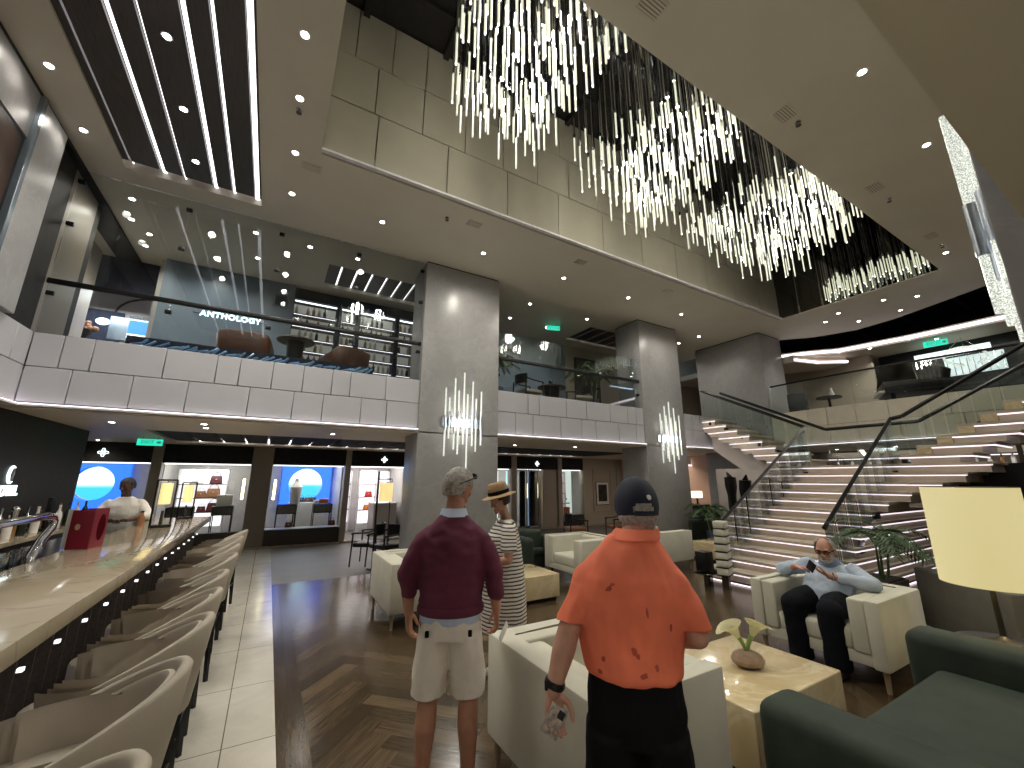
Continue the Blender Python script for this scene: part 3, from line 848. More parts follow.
for k in range(1, 13):
    x0 = 6.9+.283*(k-1); z = k*RI+.05
    yl = 4.98 if k == 1 else (4.86 if k == 2 else 4.78-.014*k)
    yr = {8: 2.85, 9: 2.62, 10: 2.30, 11: 2.05, 12: 1.80}.get(k, 2.93+.015*k)
    x1 = 11.35
    b = B(); box(b, x0-SX, x1-SX, yr-SY, yl-SY, z-.045, z, .006, 1)
    box(b, x0+.05-SX, (11.3 if k < 8 else x0+1.0)-SX, yr+.05-SY, yl-.05-SY, z-RI-.001, z-.045)
    o = obj('step' if k < 12 else 'landing', b, M_stairstone, stair)
    b = B(); box(b, x0+.012-SX, x0+.036-SX, yr+.02-SY, yl-.02-SY, z-.062, z-.046)
    if k <= 7: box(b, x0+.02-SX, x1-.05-SX, yr+.012-SY, yr+.036-SY, z-.066, z-.046)
    obj('light_strip', b, M_led_stair, o)
b = B(); box(b, 6.93-SX, 6.95-SX, 2.98-SY, 4.9-SY, .004, .022); box(b, 6.93-SX, 11.2-SX, 2.975-SY, 2.995-SY, .004, .022); obj('toe_strip', b, M_led_stair, stair)
for j in range(1, 9):
    z = 2.006+RI*j; y0 = 4.58+.29*(j-1)
    step(10.22, 11.3, y0, y0+.86, z)
    y1 = 3.02-.29*(j-1)
    b = B(); box(b, 10.22-SX, 11.3-SX, y1-.98-SY, y1-SY, z-.045, z, .006, 1); box(b, 10.28-SX, 11.2-SX, y1-.80-SY, y1-.16-SY, z-RI, z-.045)
    o = obj('step', b, M_stairstone, stair)
    b = B(); box(b, 10.232-SX, 10.256-SX, y1-.96-SY, y1-.02-SY, z-.066, z-.046); box(b, 10.24-SX, 11.3-SX, y1-.968-SY, y1-.944-SY, z-.066, z-.046); obj('light_strip', b, M_led_stair, o)
    if j > 1:
        b = B(); box(b, 10.215-SX, 10.9-SX, y1-.20-SY, y1-.005-SY, z-RI+.002, z-.047); obj('onyx_block', b, M_onyx, stair)
b = B(); box(b, 10.45-SX, 11.3-SX, 4.62-SY, 6.9-SY, 0, 1.99); prism(b, [(4.62-SY, 1.99), (6.2-SY, 1.99), (6.9-SY, 2.5), (6.9-SY, 3.1), (5.9-SY, 2.5)], 10.45-SX, 11.3-SX, Matrix(((0, 0, 1, 0), (1, 0, 0, 0), (0, 1, 0, 0), (0, 0, 0, 1))))
obj('support_wall', b, M_stairwall, stair)
b = B(); box(b, 10.9-SX, 11.3-SX, 1.3-SY, 2.9-SY, 0, 2.0); obj('dark_support', b, M_black, stair)
for i in range(7):
    b = B(); box(b, 11.02-SX, 11.07-SX, .6+.34*i-SY, .66+.34*i-SY, 0, 1.98 if i > 3 else 2.6-.1*i); obj('under_post', b, M_bronze, stair)

# ---- railings: dark square handrail on frameless glass
def rail_run(t, p, q, base_p, base_q, n, ox):
    p, q = V(p)-ox, V(q)-ox
    b = B(); tube(b, [p, q], .036, 4); obj('handrail', b, M_black, t, smooth=False)
    for i in range(n):
        s0, s1 = i/n+.006, (i+1)/n-.006
        a0, a1 = p.lerp(q, s0), p.lerp(q, s1)
        z0, z1 = base_p+(base_q-base_p)*s0-ox.z, base_p+(base_q-base_p)*s1-ox.z
        b = B(); tt = [(a0.x, a0.y, z0), (a1.x, a1.y, z1), (a1.x, a1.y, a1.z-.03), (a0.x, a0.y, a0.z-.03)]
        d = (a1-a0); nn = V((-d.y, d.x, 0)).normalized()*.006
        f = [b.verts.new(V(v)+nn) for v in tt]+[b.verts.new(V(v)-nn) for v in tt]
        b.faces.new(f[:4]); b.faces.new(f[7:3:-1])
        for k in range(4): b.faces.new((f[k], f[k+4], f[(k+1) % 4+4], f[(k+1) % 4]))
        obj('glass_panel', b, M_glass, t, smooth=False)
        b = B(); m = p.lerp(q, (s0+s1)/2); zz = (z0+z1)/2+.02
        cbox(b, (m.x, m.y, zz), (.10, .07, .10), .006, 1); obj('clamp', b, M_black, t)
O = V((8.6, 4.65, 0))
t = thing('stair_railing', 'glass railing with dark handrail up the left side of the stairs behind the banded post', 'railing', O)
rail_run(t, (6.98, 4.62, .97), (10.31, 4.53, 2.87), .03, 1.93, 8, O)
rail_run(t, (10.31, 4.53, 2.87), (10.31, 7.0, 4.17), 2.0, 3.3, 6, O)
O = V((8.6, 3.04, 0))
t = thing('stair_railing', 'glass railing with dark handrail up the right side of the stairs above the seated man', 'railing', O)
rail_run(t, (7.0, 3.04, 1.03), (10.31, 3.04, 2.87), .05, 1.93, 8, O)
rail_run(t, (10.31, 3.04, 2.87), (10.31, 2.86, 2.90), 2.0, 2.03, 1, O)
rail_run(t, (10.31, 2.86, 2.90), (10.31, .9, 4.03), 2.03, 3.2, 5, O)
O = V((11.2, 3.7, 2))
t = thing('stair_railing', 'glass railing with dark handrail along the back of the stair landing and both upper flights', 'railing', O)
rail_run(t, (11.2, 4.5, 2.87), (11.2, 2.87, 2.87), 2.0, 2.0, 3, O)
rail_run(t, (11.2, 4.5, 2.87), (11.2, 7.0, 4.2), 2.0, 3.3, 6, O)
rail_run(t, (11.2, 2.87, 2.87), (11.2, .9, 3.95), 2.0, 3.2, 5, O)
# banded newel post at the foot of the left railing
t = thing('newel_post', 'beige post with thin black bands on a short stem at the foot of the stairs', 'post', (6.56, 4.36, 0), radians(20))
b = B(); cbox(b, (0, 0, .10), (.13, .10, .24), .004, 1); obj('stem', b, M_bronze, t)
for i in range(7):
    b = B(); w = .30-.008*i
    cbox(b, (0, 0, .275+.118*i), (w, .18, .108), .018, 3); obj('block', b, M_cream, t)
    b = B(); cbox(b, (0, 0, .216+.118*i), (w+.01, .19, .012)); obj('band', b, M_black, t)
t = thing('black_box', 'small open black box on a glass ledge beside the banded post', 'box', (6.42, 4.62, .22))
b = B(); cbox(b, (0, 0, .17), (.2, .2, .30), .01); obj('body', b, M_black, t)
b = B(); cbox(b, (.03, -.02, 0), (.5, .32, .02), .004, 1); cbox(b, (.03, -.02, -.11), (.1, .1, .22)); obj('ledge', b, M_mirror, t)

# ---- black sculptures standing by the stair wall
def torso(loc, rz, s, label, seed):
    t = thing('sculpture', label, 'sculpture', loc, rz)
    r = random.Random(seed)
    for k, (px, lean) in enumerate(((-.12, -.05), (.13, .08))):
        b = B(); n = 9; pts = []; rs = []
        for i in range(n):
            u = i/(n-1)
            pts.append((px+lean*u*2+.05*sin(3*u), .02*sin(5*u), .02+u*s*(1 if k else .96)))
            rs.append(.06+.05*u+.03*sin(pi*u)+(.05 if u > .85 else 0))
        tube(b, pts, rs, 10, flat=.5)
        tube(b, [pts[-1], V(pts[-1])+V((-.05 if k == 0 else .10, 0, .13))], [.09, .015], 8, flat=.4)
        obj('figure', b, M_black, t)
    b = B(); box(b, -.32, .38, -.16, .16, 0, .04, .006, 1); obj('base', b, M_black, t)
torso((9.85, 5.95, 0), radians(70), 1.75, 'tall black twin-leaf sculpture left of the stair railing against the pale wall', 1)
torso((9.85, 5.05, 0), radians(70), 1.72, 'tall black leaning sculpture behind the stair railing handrail', 2)

# ================================================================== SEATING
def armchair(label, loc, rz, W=1.06, D=.90, H=.72, group='cream cube armchairs'):
    t = thing('armchair', label, 'armchair', loc, rz, group)
    h = W/2
    b = B(); prism(b, [(0, -h), (D, -h), (D, -h+.11), (.11, -h+.11), (.11, h-.11), (D, h-.11), (D, h), (0, h)], .17, H, None, 0, .018); obj('shell', b, M_cream, t)
    for s in (-1, 1):
        y0, y1 = sorted((s*(h-.112), s*(h-.235)))
        b = B(); box(b, .115, D-.012, y0, y1, .27, H-.008, .016, 3); obj('arm_pad', b, M_cream, t)
    b = B(); box(b, .112, .27, -h+.238, h-.238, .30, H-.014, .04, 3); obj('back_cushion', b, M_cream, t)
    b = B(); box(b, .26, D-.02, -h+.238, h-.238, .27, .44, .035, 3); obj('seat_cushion', b, M_cream, t)
    b = B(); box(b, .10, D-.03, -h+.105, h-.105, .175, .275, .01); obj('base', b, M_cream, t)
    for x in (.05, D-.07):
        for y in (-h+.055, h-.055):
            b = B(); cyl(b, (x, y, .18), (x, y, 0), .024, .017, 12); obj('leg', b, M_creamwood, t)
    return t
armchair('cream cube armchair in the foreground with its back to the viewer', (1.35, 2.08, 0), 0, 1.07, .87, .735)
armchair('cream cube armchair in which the man in a pale blue shirt sits', (5.47, 2.20, 0), pi, 1.08, .95, .70)
armchair('cream cube armchair seen from behind left of the man in the plum sweater', (1.37, 5.66, 0), 0, 1.06, .88)
armchair('empty cream cube armchair facing left beyond the far onyx coffee table', (5.42, 5.98, 0), pi, 1.06, .92)
armchair('cream cube armchair showing its back right of the man in the navy cap', (6.60, 6.12, 0), 0, 1.06, .87)

def coffee_table(label, x0, x1, y0, y1, h):
    t = thing('coffee_table', label, 'table', ((x0+x1)/2, (y0+y1)/2, 0))
    w, d = (x1-x0)/2, (y1-y0)/2
    b = B(); box(b, -w, w, -d, d, .05, h, .012, 3); obj('block', b, M_onyx, t)
    b = B(); box(b, -w+.04, w-.04, -d+.04, d-.04, 0, .052); obj('plinth', b, M_black, t)
coffee_table('honey onyx block coffee table with a lily vase by the seated man', 2.57, 3.64, 1.62, 2.41, .40)
coffee_table('honey onyx block coffee table behind the woman in stripes', 2.8, 3.86, 5.2, 6.0, .36)
coffee_table('honey onyx block coffee table beyond the chair near the foot of the stairs', 8.35, 9.25, 5.3, 6.3, .38)

def lily_vase(label, loc, s=1.0):
    t = thing('lily_vase', label, 'vase', loc, radians(-25)); t.scale = (s, s, s)
    b = B(); lathe(b, [(0, .0), (.045, .003), (.080, .02), (.088, .042), (.076, .068), (.045, .088), (.028, .095), (.024, .092), (0, .08)], 28, Matrix.Scale(1.15, 4, (1, 0, 0))); obj('bowl', b, M_pebble, t)
    for (dx, dy, a, lean) in ((-.045, .0, .5, -.55), (.05, .01, 2.6, .5)):
        st = [(0, 0, .08), (dx*.5, dy, .13), (dx, dy, .17)]
        b = B(); tube(b, st, [.010, .013, .016], 8)
        fl = obj('lily', b, M_stem, t)
        b = B(); n = 16; rings = []
        for i, (r, z) in enumerate(((.012, 0), (.024, .03), (.034, .06), (.052, .085), (.075, .10))):
            ring = []
            for j in range(n):
                th = 2*pi*j/n; k = 1+(.55*max(0, cos(th))**2 if i > 2 else 0)
                ring.append(b.verts.new((r*k*cos(th), r*sin(th)*.8, z+(.02*cos(th) if i > 2 else 0)-(.02*max(0, cos(th))**3 if i == 4 else 0))))
            rings.append(ring)
        for p, q in zip(rings, rings[1:]):
            for j in range(n): b.faces.new((p[j], p[(j+1) % n], q[(j+1) % n], q[j]))
        r0 = [v.co.copy() for v in b.verts]
        bmesh.ops.solidify(b, geom=b.faces[:], thickness=.004)
        M = TR(dx, dy, .165) @ RZ(0 if lean > 0 else pi) @ RY(abs(lean))
        bmesh.ops.transform(b, matrix=M, verts=b.verts[:])
        obj('petal', b, M_lily, fl)
        b = B(); cyl(b, (0, 0, .03), (0, 0, .085), .006, .005, 8); bmesh.ops.transform(b, matrix=M, verts=b.verts[:]); obj('spadix', b, M_gold, fl)
lily_vase('brown pebble vase with two cream calla lilies on the near onyx table', (3.13, 1.98, .40), 1.12)
lily_vase('small vase with a pale lily on the far coffee table by the stairs', (8.55, 5.55, .38), 1.0)

# dark green velvet sofa
def velvet_sofa(label, x0, x1, y0, y1, arms=.30, H=.64, rz=0, loc=None, back=True):
    cx, cy = (x0+x1)/2, (y0+y1)/2
    t = thing('velvet_sofa', label, 'sofa', loc or (cx, cy, 0), rz)
    w, d = (x1-x0)/2, (y1-y0)/2
    for s in (-1, 1):
        a, c = sorted((s*w, s*(w-arms)))
        b = B(); box(b, a, c, -d, d, .10, H, .075, 5); obj('arm', b, M_green_velvet, t)
    b = B(); box(b, -w+arms-.03, w-arms+.03, -d, -d+.26, .10, H+.10, .07, 5); obj('back', b, M_green_velvet, t)
    n = 1; s = (2*w-2*arms)/n
    for i in range(n):
        b = B(); box(b, -w+arms+i*s+.004, -w+arms+(i+1)*s-.004, -d+.22, d-.16, .30, .45, .06, 5); obj('seat_cushion', b, M_green_velvet, t)
    b = B(); box(b, -w+arms-.02, w-arms+.02, -d+.05, d-.18, .10, .31, .01); obj('base', b, M_green_velvet, t)
    for x in (-w+.1, w-.1):
        for y in (-d+.1, d-.1):
            b = B(); cyl(b, (x, y, .12), (x, y, 0), .025, .018, 12); obj('leg', b, M_black, t)
velvet_sofa('dark green velvet sofa in the right foreground facing the onyx table', 2.24, 4.45, .27, 1.42)
velvet_sofa('dark green velvet sofa half hidden beyond the chair at the foot of the stairs', 9.3, 10.2, 6.9, 8.5, .22, .72, radians(90), (10.0, 7.35, 0))
velvet_sofa('small dark green tub seat directly behind the woman in stripes', 4.0, 4.75, 6.65, 7.2, .2, .66, radians(180), (4.5, 6.83, 0))
# grey sofa seen from behind on the right
t = thing('grey_armchair', 'olive grey armchair seen from behind under the yellow lamp shade', 'armchair', (6.42, 1.97, 0), radians(-133))
b = B(); box(b, 0, 1.15, 0, .16, .16, .75, .02, 3); obj('back', b, M_grey_fab, t)
for s in (0, 1.01):
    b = B(); box(b, s, s+.14, .155, .85, .16, .66, .02, 3); obj('arm', b, M_grey_fab, t)
b = B(); box(b, .15, 1.0, .165, .85, .18, .44, .03, 3); obj('seat_cushion', b, M_grey_fab, t)
for x in (.07, 1.08):
    for y in (.08, .75):
        b = B(); cyl(b, (x, y, .17), (x, y, 0), .025, .018, 10); obj('leg', b, M_creamwood, t)

# table lamp beyond the sofa arm
t = thing('side_table', 'small dark side table beyond the arm of the green sofa carrying the yellow lamp', 'table', (4.80, 1.04, 0))
b = B(); lathe(b, [(0, .50), (.26, .50), (.27, .51), (.27, .53), (.26, .54), (0, .54)], 32); obj('table_top', b, M_black, t)
b = B(); cyl(b, (0, 0, .02), (0, 0, .50), .03, None, 14); obj('stem', b, M_bronze, t)
b = B(); lathe(b, [(0, 0), (.18, 0), (.18, .015), (.03, .025)], 28); obj('foot', b, M_bronze, t)
t = thing('table_lamp', 'table lamp with a big glowing pale yellow drum shade at the right edge', 'lamp', (4.80, 1.04, .54))
b = B(); lathe(b, [(0, 0), (.11, 0), (.11, .015), (.04, .03), (.02, .05), (.016, .42), (0, .42)], 24); obj('base', b, M_bronze, t)
b = B(); lathe(b, [(.262, .40), (.272, .40), (.272, 1.11), (.262, 1.11)], 48, None, 0, True); obj('lamp_shade', b, M_warm, t)
b = B(); ball(b, (0, 0, .72), .06); obj('bulb', b, glow('bulb', (1, .8, .5), 6), t)
b = B(); tube(b, [(.265*cos(2*pi*i/40), .265*sin(2*pi*i/40), 1.11) for i in range(40)], .006, 6, closed=True); obj('rim', b, M_bronze, t)

# planter with a palm behind the seated man
def frond(b, root, az, ln, rise, droop, nl, leaf, w):
    """an arching midrib with paired leaflets"""
    pts = []
    for i in range(9):
        u = i/8
        r = ln*u*(.55+.45*u); z = rise*sin(min(1, u*1.1)*pi*.62)-droop*u*u
        pts.append(V(root)+V((cos(az)*r, sin(az)*r, z)))
    tube(b, pts, [.007*(1-.8*i/8) for i in range(9)], 5)
    side = V((-sin(az), cos(az), 0))
    for i in range(nl):
        u = .22+.76*i/nl; k = u*8; a = pts[int(k)].lerp(pts[min(8, int(k)+1)], k-int(k)); d = (pts[min(8, int(k)+1)]-pts[int(k)]).normalized()
        for s in (-1, 1):
            l = leaf*(1-.55*abs(u-.45))
            e = a+(side*s*.75+d*.75+V((0, 0, -.25))).normalized()*l; m = a.lerp(e, .4)+V((0, 0, .018))
            n = d.cross(e-a).normalized().cross((e-a).normalized())*w
            f = [b.verts.new(v) for v in (a, m+n, e, m-n)]
            b.faces.new(f)
def palm(label, loc, h, n, seed, pot, ln=.55, stems=3, leaf=.20, w=.011, rise=.4):
    t = thing('potted_palm', label, 'plant', loc)
    r = random.Random(seed)
    if pot == 'box':
        b = B(); box(b, -.30, .30, -.17, .17, 0, .58, .008, 1); o = obj('planter', b, M_planter, t)
        b = B(); box(b, -.28, .28, -.15, .15, .57, .592); obj('soil', b, M_soil, o); z0 = .58
    else:
        b = B(); lathe(b, [(0, 0), (.15, 0), (.19, .25), (.20, .5), (.185, .5), (.17, .46), (0, .45)], 24); o = obj('pot', b, M_pot, t)
        b = B(); lathe(b, [(0, .46), (.175, .46), (.17, .45)], 20); obj('soil', b, M_soil, o); z0 = .46
    for k in range(stems):
        x, y = r.uniform(-.10, .10), r.uniform(-.06, .06); top = V((x*2.0, y*2, z0+h*r.uniform(.35, .62)))
        b = B(); tube(b, [(x, y, z0-.02), V((x*1.4, y*1.4, z0+.1)), top], [.016, .014, .010], 8); o = obj('stem', b, M_stem if pot != 'box' else M_leaf, t)
        for j in range(n):
            b = B(); frond(b, top-V((0, 0, .02)), 2*pi*(j+r.random()*.6)/n+k, ln*r.uniform(.75, 1.1), rise*r.uniform(.5, 1.1), r.uniform(.15, .42), 13, leaf, w)
            obj('frond', b, M_leaf, o, smooth=False)
palm('leafy palm in a dark wooden planter behind the seated man', (6.3, 2.25, 0), .95, 6, 4, 'box', .62, 3, .2, .012, .30)
palm('potted palm on the upper deck left of the second stone pillar', (7.25, 8.15, 3.3), 1.1, 7, 6, 'pot', .62, 3, .26, .016, .6)
palm('potted palm on the upper deck just right of the first stone pillar', (4.35, 8.2, 3.3), 1.15, 7, 9, 'pot', .62, 3, .26, .016, .6)
palm('bushy green plant beyond the cream chair beside the second stone pillar', (9.5, 6.45, 0), .7, 6, 12, 'pot', .6, 3, .22, .014, .35)
# ================================================================== BAR
t = thing('bar_counter', 'long bar counter with a polished cream marble top and dark slatted front', 'bar', (-1.09, 4.4, 0))
b = B(); box(b, -.36, .34, -4.0, 4.06, 1.015, 1.10, .006, 2); obj('countertop', b, M_marble, t)
b = B(); box(b, -.30, .10, -3.95, 4.0, .0, 1.015); obj('front_panel', b, M_dark, t)
b = B(); y = -3.9
while y < 3.9:
    box(b, .10, .19, y, y+.085, .12, .95, .004, 1, TR(.145, y, 0) @ RZ(.35) @ TR(-.145, -y, 0)); y += .19
obj('slatted_front', b, M_darkwood, t)
b = B(); y = -3.9
while y < 3.9:
    box(b, .10, .106, y+.085, y+.185, .55, .79); y += .19
obj('light_niche', b, glow('bar niche', (.92, .86, 1), .35), t)
b = B(); y = -3.9
while y < 3.9:
    box(b, .215, .235, y+.115, y+.14, .850, .866); y += .38
obj('under_light', b, glow('bar spark', (1, .95, 1), 1.1), t)
b = B(); tube(b, [(.22, -3.9, .18), (.22, 3.95, .18)], .022, 12); obj('foot_rail', b, M_bronze, t)
# inner work bench and back bar
t = thing('bar_bench', 'low steel work bench behind the marble bar top', 'counter', (-1.72, 4.4, 0))
b = B(); box(b, -.26, .26, -3.6, 3.6, 1.0, 1.04, .004, 1); obj('worktop', b, M_steel, t)
b = B(); box(b, -.24, .24, -3.6, 3.6, 0, 1.0); obj('cabinet', b, M_dark, t)
t = thing('back_bar', 'back bar shelf with bottles along the black wall', 'counter', (-2.55, 5.8, 0))
b = B(); box(b, -.235, .22, -3.8, 3.6, .98, 1.03, .004, 1); obj('worktop', b, M_marble, t)
b = B(); box(b, -.235, .18, -3.8, 3.6, 0, .98); obj('cabinet', b, M_dark, t)

# stools
def make_stool():
    t = thing('bar_stool', '', 'stool', (0, 0, 0))
    def shell(r_in, r_out, name, m, zlo, dz=0, th_max=132):
        b = B(); N = 40; rows = []
        for i in range(N+1):
            th = radians(-th_max+2*th_max*i/N); c = cos(th)
            k = max(0, (c+.62)/1.62)
            zt = .775+.225*k**1.15+dz-.09*max(0, (abs(-th_max+2*th_max*i/N)-100)/32)**2
            ex = .335 if c > 0 else .40
            def pt(r, z, tp):
                f = (1-.16*(1-min(1, (z-zlo)/(.36)))) if tp else 1
                return (ex*r*c*f*(1 if c > 0 else .85), .30*r*sin(th)*f, z)
            P = [pt(r_out, zlo, 1), pt(r_out, zlo+.12, 1), pt(r_out, zlo+.24, 1), pt(r_out, zt-.012, 1), pt((r_out*.75+r_in*.25), zt, 1), pt((r_in*.75+r_out*.25), zt, 1), pt(r_in, zt-.012, 1), pt(r_in, zlo+.24, 1), pt(r_in, zlo+.12, 1), pt(r_in, zlo, 1)]
            rows.append([b.verts.new(p) for p in P])
        for p, q in zip(rows, rows[1:]):
            for j in range(10): b.faces.new((p[j], p[(j+1) % 10], q[(j+1) % 10], q[j]))
        b.faces.new(rows[0]); b.faces.new(rows[-1][::-1])
        obj(name, b, m, t, ang=50)
    shell(.90, 1.03, 'back_shell', M_leather, .60)
    shell(.80, .898, 'inner_pad', M_leather_in, .62, -.035, 127)
    b = B(); pts = [(.25*cos(2*pi*i/32)*(1.0 if cos(2*pi*i/32) > 0 else 1.30), .225*sin(2*pi*i/32)) for i in range(32)]; prism(b, pts, .59, .715, None, 0, .022); obj('seat', b, M_leather_in, t)
    for x, y in ((.20, .17), (.20, -.17), (-.22, .17), (-.22, -.17)):
        b = B(); tube(b, [(x, y, .615), (x*1.16, y*1.18, 0)], [.027, .018], 4); obj('leg', b, M_black, t, smooth=False)
    b = B(); q = [(.225, .195, .27), (.225, -.195, .27), (-.245, -.195, .27), (-.245, .195, .27)]; tube(b, q, .013, 6, closed=True); obj('footrest', b, M_bronze, t)
    return t
stool = make_stool()
names = ('nearest the viewer along the marble bar', 'second from the viewer along the marble bar', 'third from the viewer along the marble bar', 'fourth from the viewer along the marble bar', 'fifth from the viewer along the marble bar',
         'fourth from the far end of the bar', 'third from the far end of the bar', 'second from the far end of the bar', 'last at the far end of the bar')
for i, y in enumerate((1.50, 2.19, 2.85, 3.45, 4.10, 4.95, 5.65, 6.35, 7.15)):
    l = 'taupe leather barrel bar stool '+names[i]
    if i == 0: stool.location = (-.515, y, 0); stool['label'] = l; stool['group'] = 'bar stools'
    else: dup(stool, (-.515+random.uniform(-.015, .015), y, 0), radians(random.uniform(-6, 6)), l, 'bar stools')

# things on the bar
t = thing('menu_holder', 'burgundy menu holder with white cards standing on the marble bar', 'menu holder', (-1.39, 5.22, 1.10), radians(-14)); t.scale = (.72, .72, 1)
b = B(); prism(b, [(-.02, -.06), (.23, -.03), (.23, .05), (-.02, .10)], 0, .012); 
def panel_hole(b, y0, y1, x, z0, z1, cy, cz, r, th, skew=0):
    """upright card with a round cut-out near one edge"""
    N = 24; o = []; q = []
    for i in range(N):
        a = 2*pi*i/N; c, s = cos(a), sin(a); m = max(abs(c), abs(s))
        py = (y0+y1)/2+c/m*(y1-y0)/2; pz = (z0+z1)/2+s/m*(z1-z0)/2
        o.append((py, pz)); q.append((cy+r[0]*c, cz+r[1]*s))
    lay = []
    for dx in (0, th):
        lay.append(([b.verts.new((x+dx, p[0], p[1])) for p in o], [b.verts.new((x+dx, p[0], p[1])) for p in q]))
    for (O_, Q_) in lay:
        for i in range(N): b.faces.new((O_[i], O_[(i+1) % N], Q_[(i+1) % N], Q_[i]))
    for i in range(N):
        j = (i+1) % N
        b.faces.new((lay[0][0][i], lay[0][0][j], lay[1][0][j], lay[1][0][i])); b.faces.new((lay[0][1][i], lay[0][1][j], lay[1][1][j], lay[1][1][i]))
b = B(); box(b, -.05, .17, -.125, -.115, 0, .325, .003, 1); obj('front_card', b, M_burgundy, t)
b = B(); panel_hole(b, -.115, .15, .165, 0, .33, .045, .17, (.075, .115), .008); obj('side_card', b, M_burgundy, t)
b = B(); box(b, -.05, .165, .14, .148, 0, .33); box(b, -.05, .165, -.115, .14, 0, .008); obj('back_card', b, M_burgundy, t)
for k in range(3):
    b = B(); box(b, -.10-.006*k, -.047, -.112+.012*k, -.108+.012*k, .004, .335-.006*k); obj('menu_sheet', b, M_paper, t)
b = B(); lathe(b, [(0, 0), (.026, 0), (.026, .002), (0, .002)], 24, TR(.03, -.1255, .185) @ RX(pi/2)); lathe(b, [(.012, .002), (.016, .002), (.016, .0035), (.012, .0035)], 20, TR(.03, -.1255, .185) @ RX(pi/2), 0, True); obj('gold_badge', b, M_gold, t)

t = thing('beer_tap', 'shiny chrome gooseneck beer tap pipe at the left end of the bar', 'tap', (-1.47, 4.5, 1.04))
b = B(); tube(b, [(.03, 0, 0), (.03, .0, .08), (.0, .20, .18), (-.02, .42, .26), (-.03, .47, .31), (-.03, .42, .355), (-.03, .28, .365), (-.03, .0, .362), (-.03, -.7, .362), (-.03, -1.6, .362)], [.03, .03, .03, .03, .03, .03, .03, .03, .03, .03], 14); obj('pipe', b, M_chrome, t)
for k in range(5):
    y = -.2-.26*k
    b = B(); cyl(b, (-.03, y, .36), (-.03, y, .43), .014, .02, 10); ball(b, (-.03, y, .445), .022); sp = obj('faucet', b, M_chrome, t)
    b = B(); tube(b, [(-.03, y, .355), (-.09, y, .34), (-.10, y, .29)], .009, 8); obj('spout', b, M_chrome, sp)
b = B(); lathe(b, [(0, 0), (.055, 0), (.055, .012), (.035, .02)], 20, TR(.03, 0, 0)); obj('base', b, M_chrome, t)

def glass_mesh():
    b = B(); lathe(b, [(0, 0), (.026, .0), (.034, .115), (.031, .115), (.024, .01), (0, .01)], 16)
    me = bpy.data.meshes.new('tumbler'); b.to_mesh(me); b.free(); finish(me); me.materials.append(M_tap_glass); return me
GL = glass_mesh()
r = random.Random(2)
for i in range(16):
    o = bpy.data.objects.new('tumbler', GL); COL.objects.link(o)
    o.location = (-1.54-.09*(i % 2)-.004*r.random(), 3.75+.085*i, 1.04)
    tag(o, 'clear tumbler in the rows on the bench behind the bar below the beer tap', 'glass', 'tumblers behind the bar')
def bottle_mesh(name, prof, m):
    b = B(); lathe(b, prof, 16); me = bpy.data.meshes.new(name); b.to_mesh(me); b.free(); finish(me); me.materials.append(m); return me
BP = [(0, 0), (.036, 0), (.038, .02), (.038, .17), (.030, .205), (.013, .235), (.013, .29), (.015, .292), (.015, .31), (0, .31)]
kinds = [bottle_mesh('bottle', BP, M_steel), bottle_mesh('bottle', BP, mat('dark bottle', (.02, .03, .02), .1)), bottle_mesh('bottle', BP, mat('amber bottle', (.25, .12, .03), .12)), bottle_mesh('bottle', BP, M_paper)]
for i in range(22):
    o = bpy.data.objects.new('bottle', kinds[i % 4]); COL.objects.link(o); o.location = (-2.62+.14*(i % 2), 5.9+.16*i+.03*r.random(), 1.03); o.scale = (1, 1, r.uniform(.8, 1.05))
    tag(o, 'bottle standing in the row on the back bar against the black wall', 'bottle', 'bottles on the back bar')
t = thing('till', 'slim black till screen standing on the back bar below the lit lettering', 'till', (-2.45, 7.9, 1.03), radians(25))
b = B(); box(b, -.015, .015, -.16, .16, .04, .42, .006, 1); obj('screen', b, M_black, t)
b = B(); box(b, -.09, .09, -.10, .10, 0, .03, .006, 1); cyl(b, (0, 0, .02), (0, 0, .12), .02); obj('stand', b, M_black, t)
t = thing('amber_bottle', 'small amber bottle on the bar counter near the framed lamps', 'bottle', (-1.36, 7.15, 1.10))
b = B(); lathe(b, [(0, 0), (.04, 0), (.04, .10), (.02, .14), (.016, .17), (0, .17)], 16); obj('body', b, M_bagbrown, t)
b = B(); lathe(b, [(0, .17), (.018, .17), (.018, .19), (0, .19)], 12); obj('cap', b, M_black, t)

def framed_lamp(label, loc, rz, h=.58, w=.20):
    t = thing('framed_lamp', label, 'lamp', loc, rz)
    b = B(); s = w/2
    for x in (-s, s):
        tube(b, [(x, 0, 0), (x, 0, h)], .011, 4)
    tube(b, [(-s, 0, h), (s, 0, h)], .011, 4); tube(b, [(-s, 0, .02), (s, 0, .02)], .011, 4); obj('frame', b, M_black, t, smooth=False)
    b = B(); box(b, -s, s, -.08, .08, 0, .03, .004, 1); obj('base', b, M_black, t)
    b = B(); lathe(b, [(.058, h-.30), (.062, h-.30), (.062, h-.04), (.058, h-.04)], 24, None, 0, True); obj('lamp_shade', b, M_yellow, t)
    b = B(); cyl(b, (0, 0, h-.05), (0, 0, h), .006); cyl(b, (0, 0, .02), (0, 0, .20), .02, .012); obj('stem', b, M_bronze, t)
framed_lamp('black framed bar lamp with a yellow shade, nearer of the two on the bar', (-1.12, 6.9, 1.10), radians(20))
framed_lamp('black framed bar lamp with a yellow shade, farther of the two on the bar', (-1.05, 8.15, 1.10), radians(20), .54, .18)

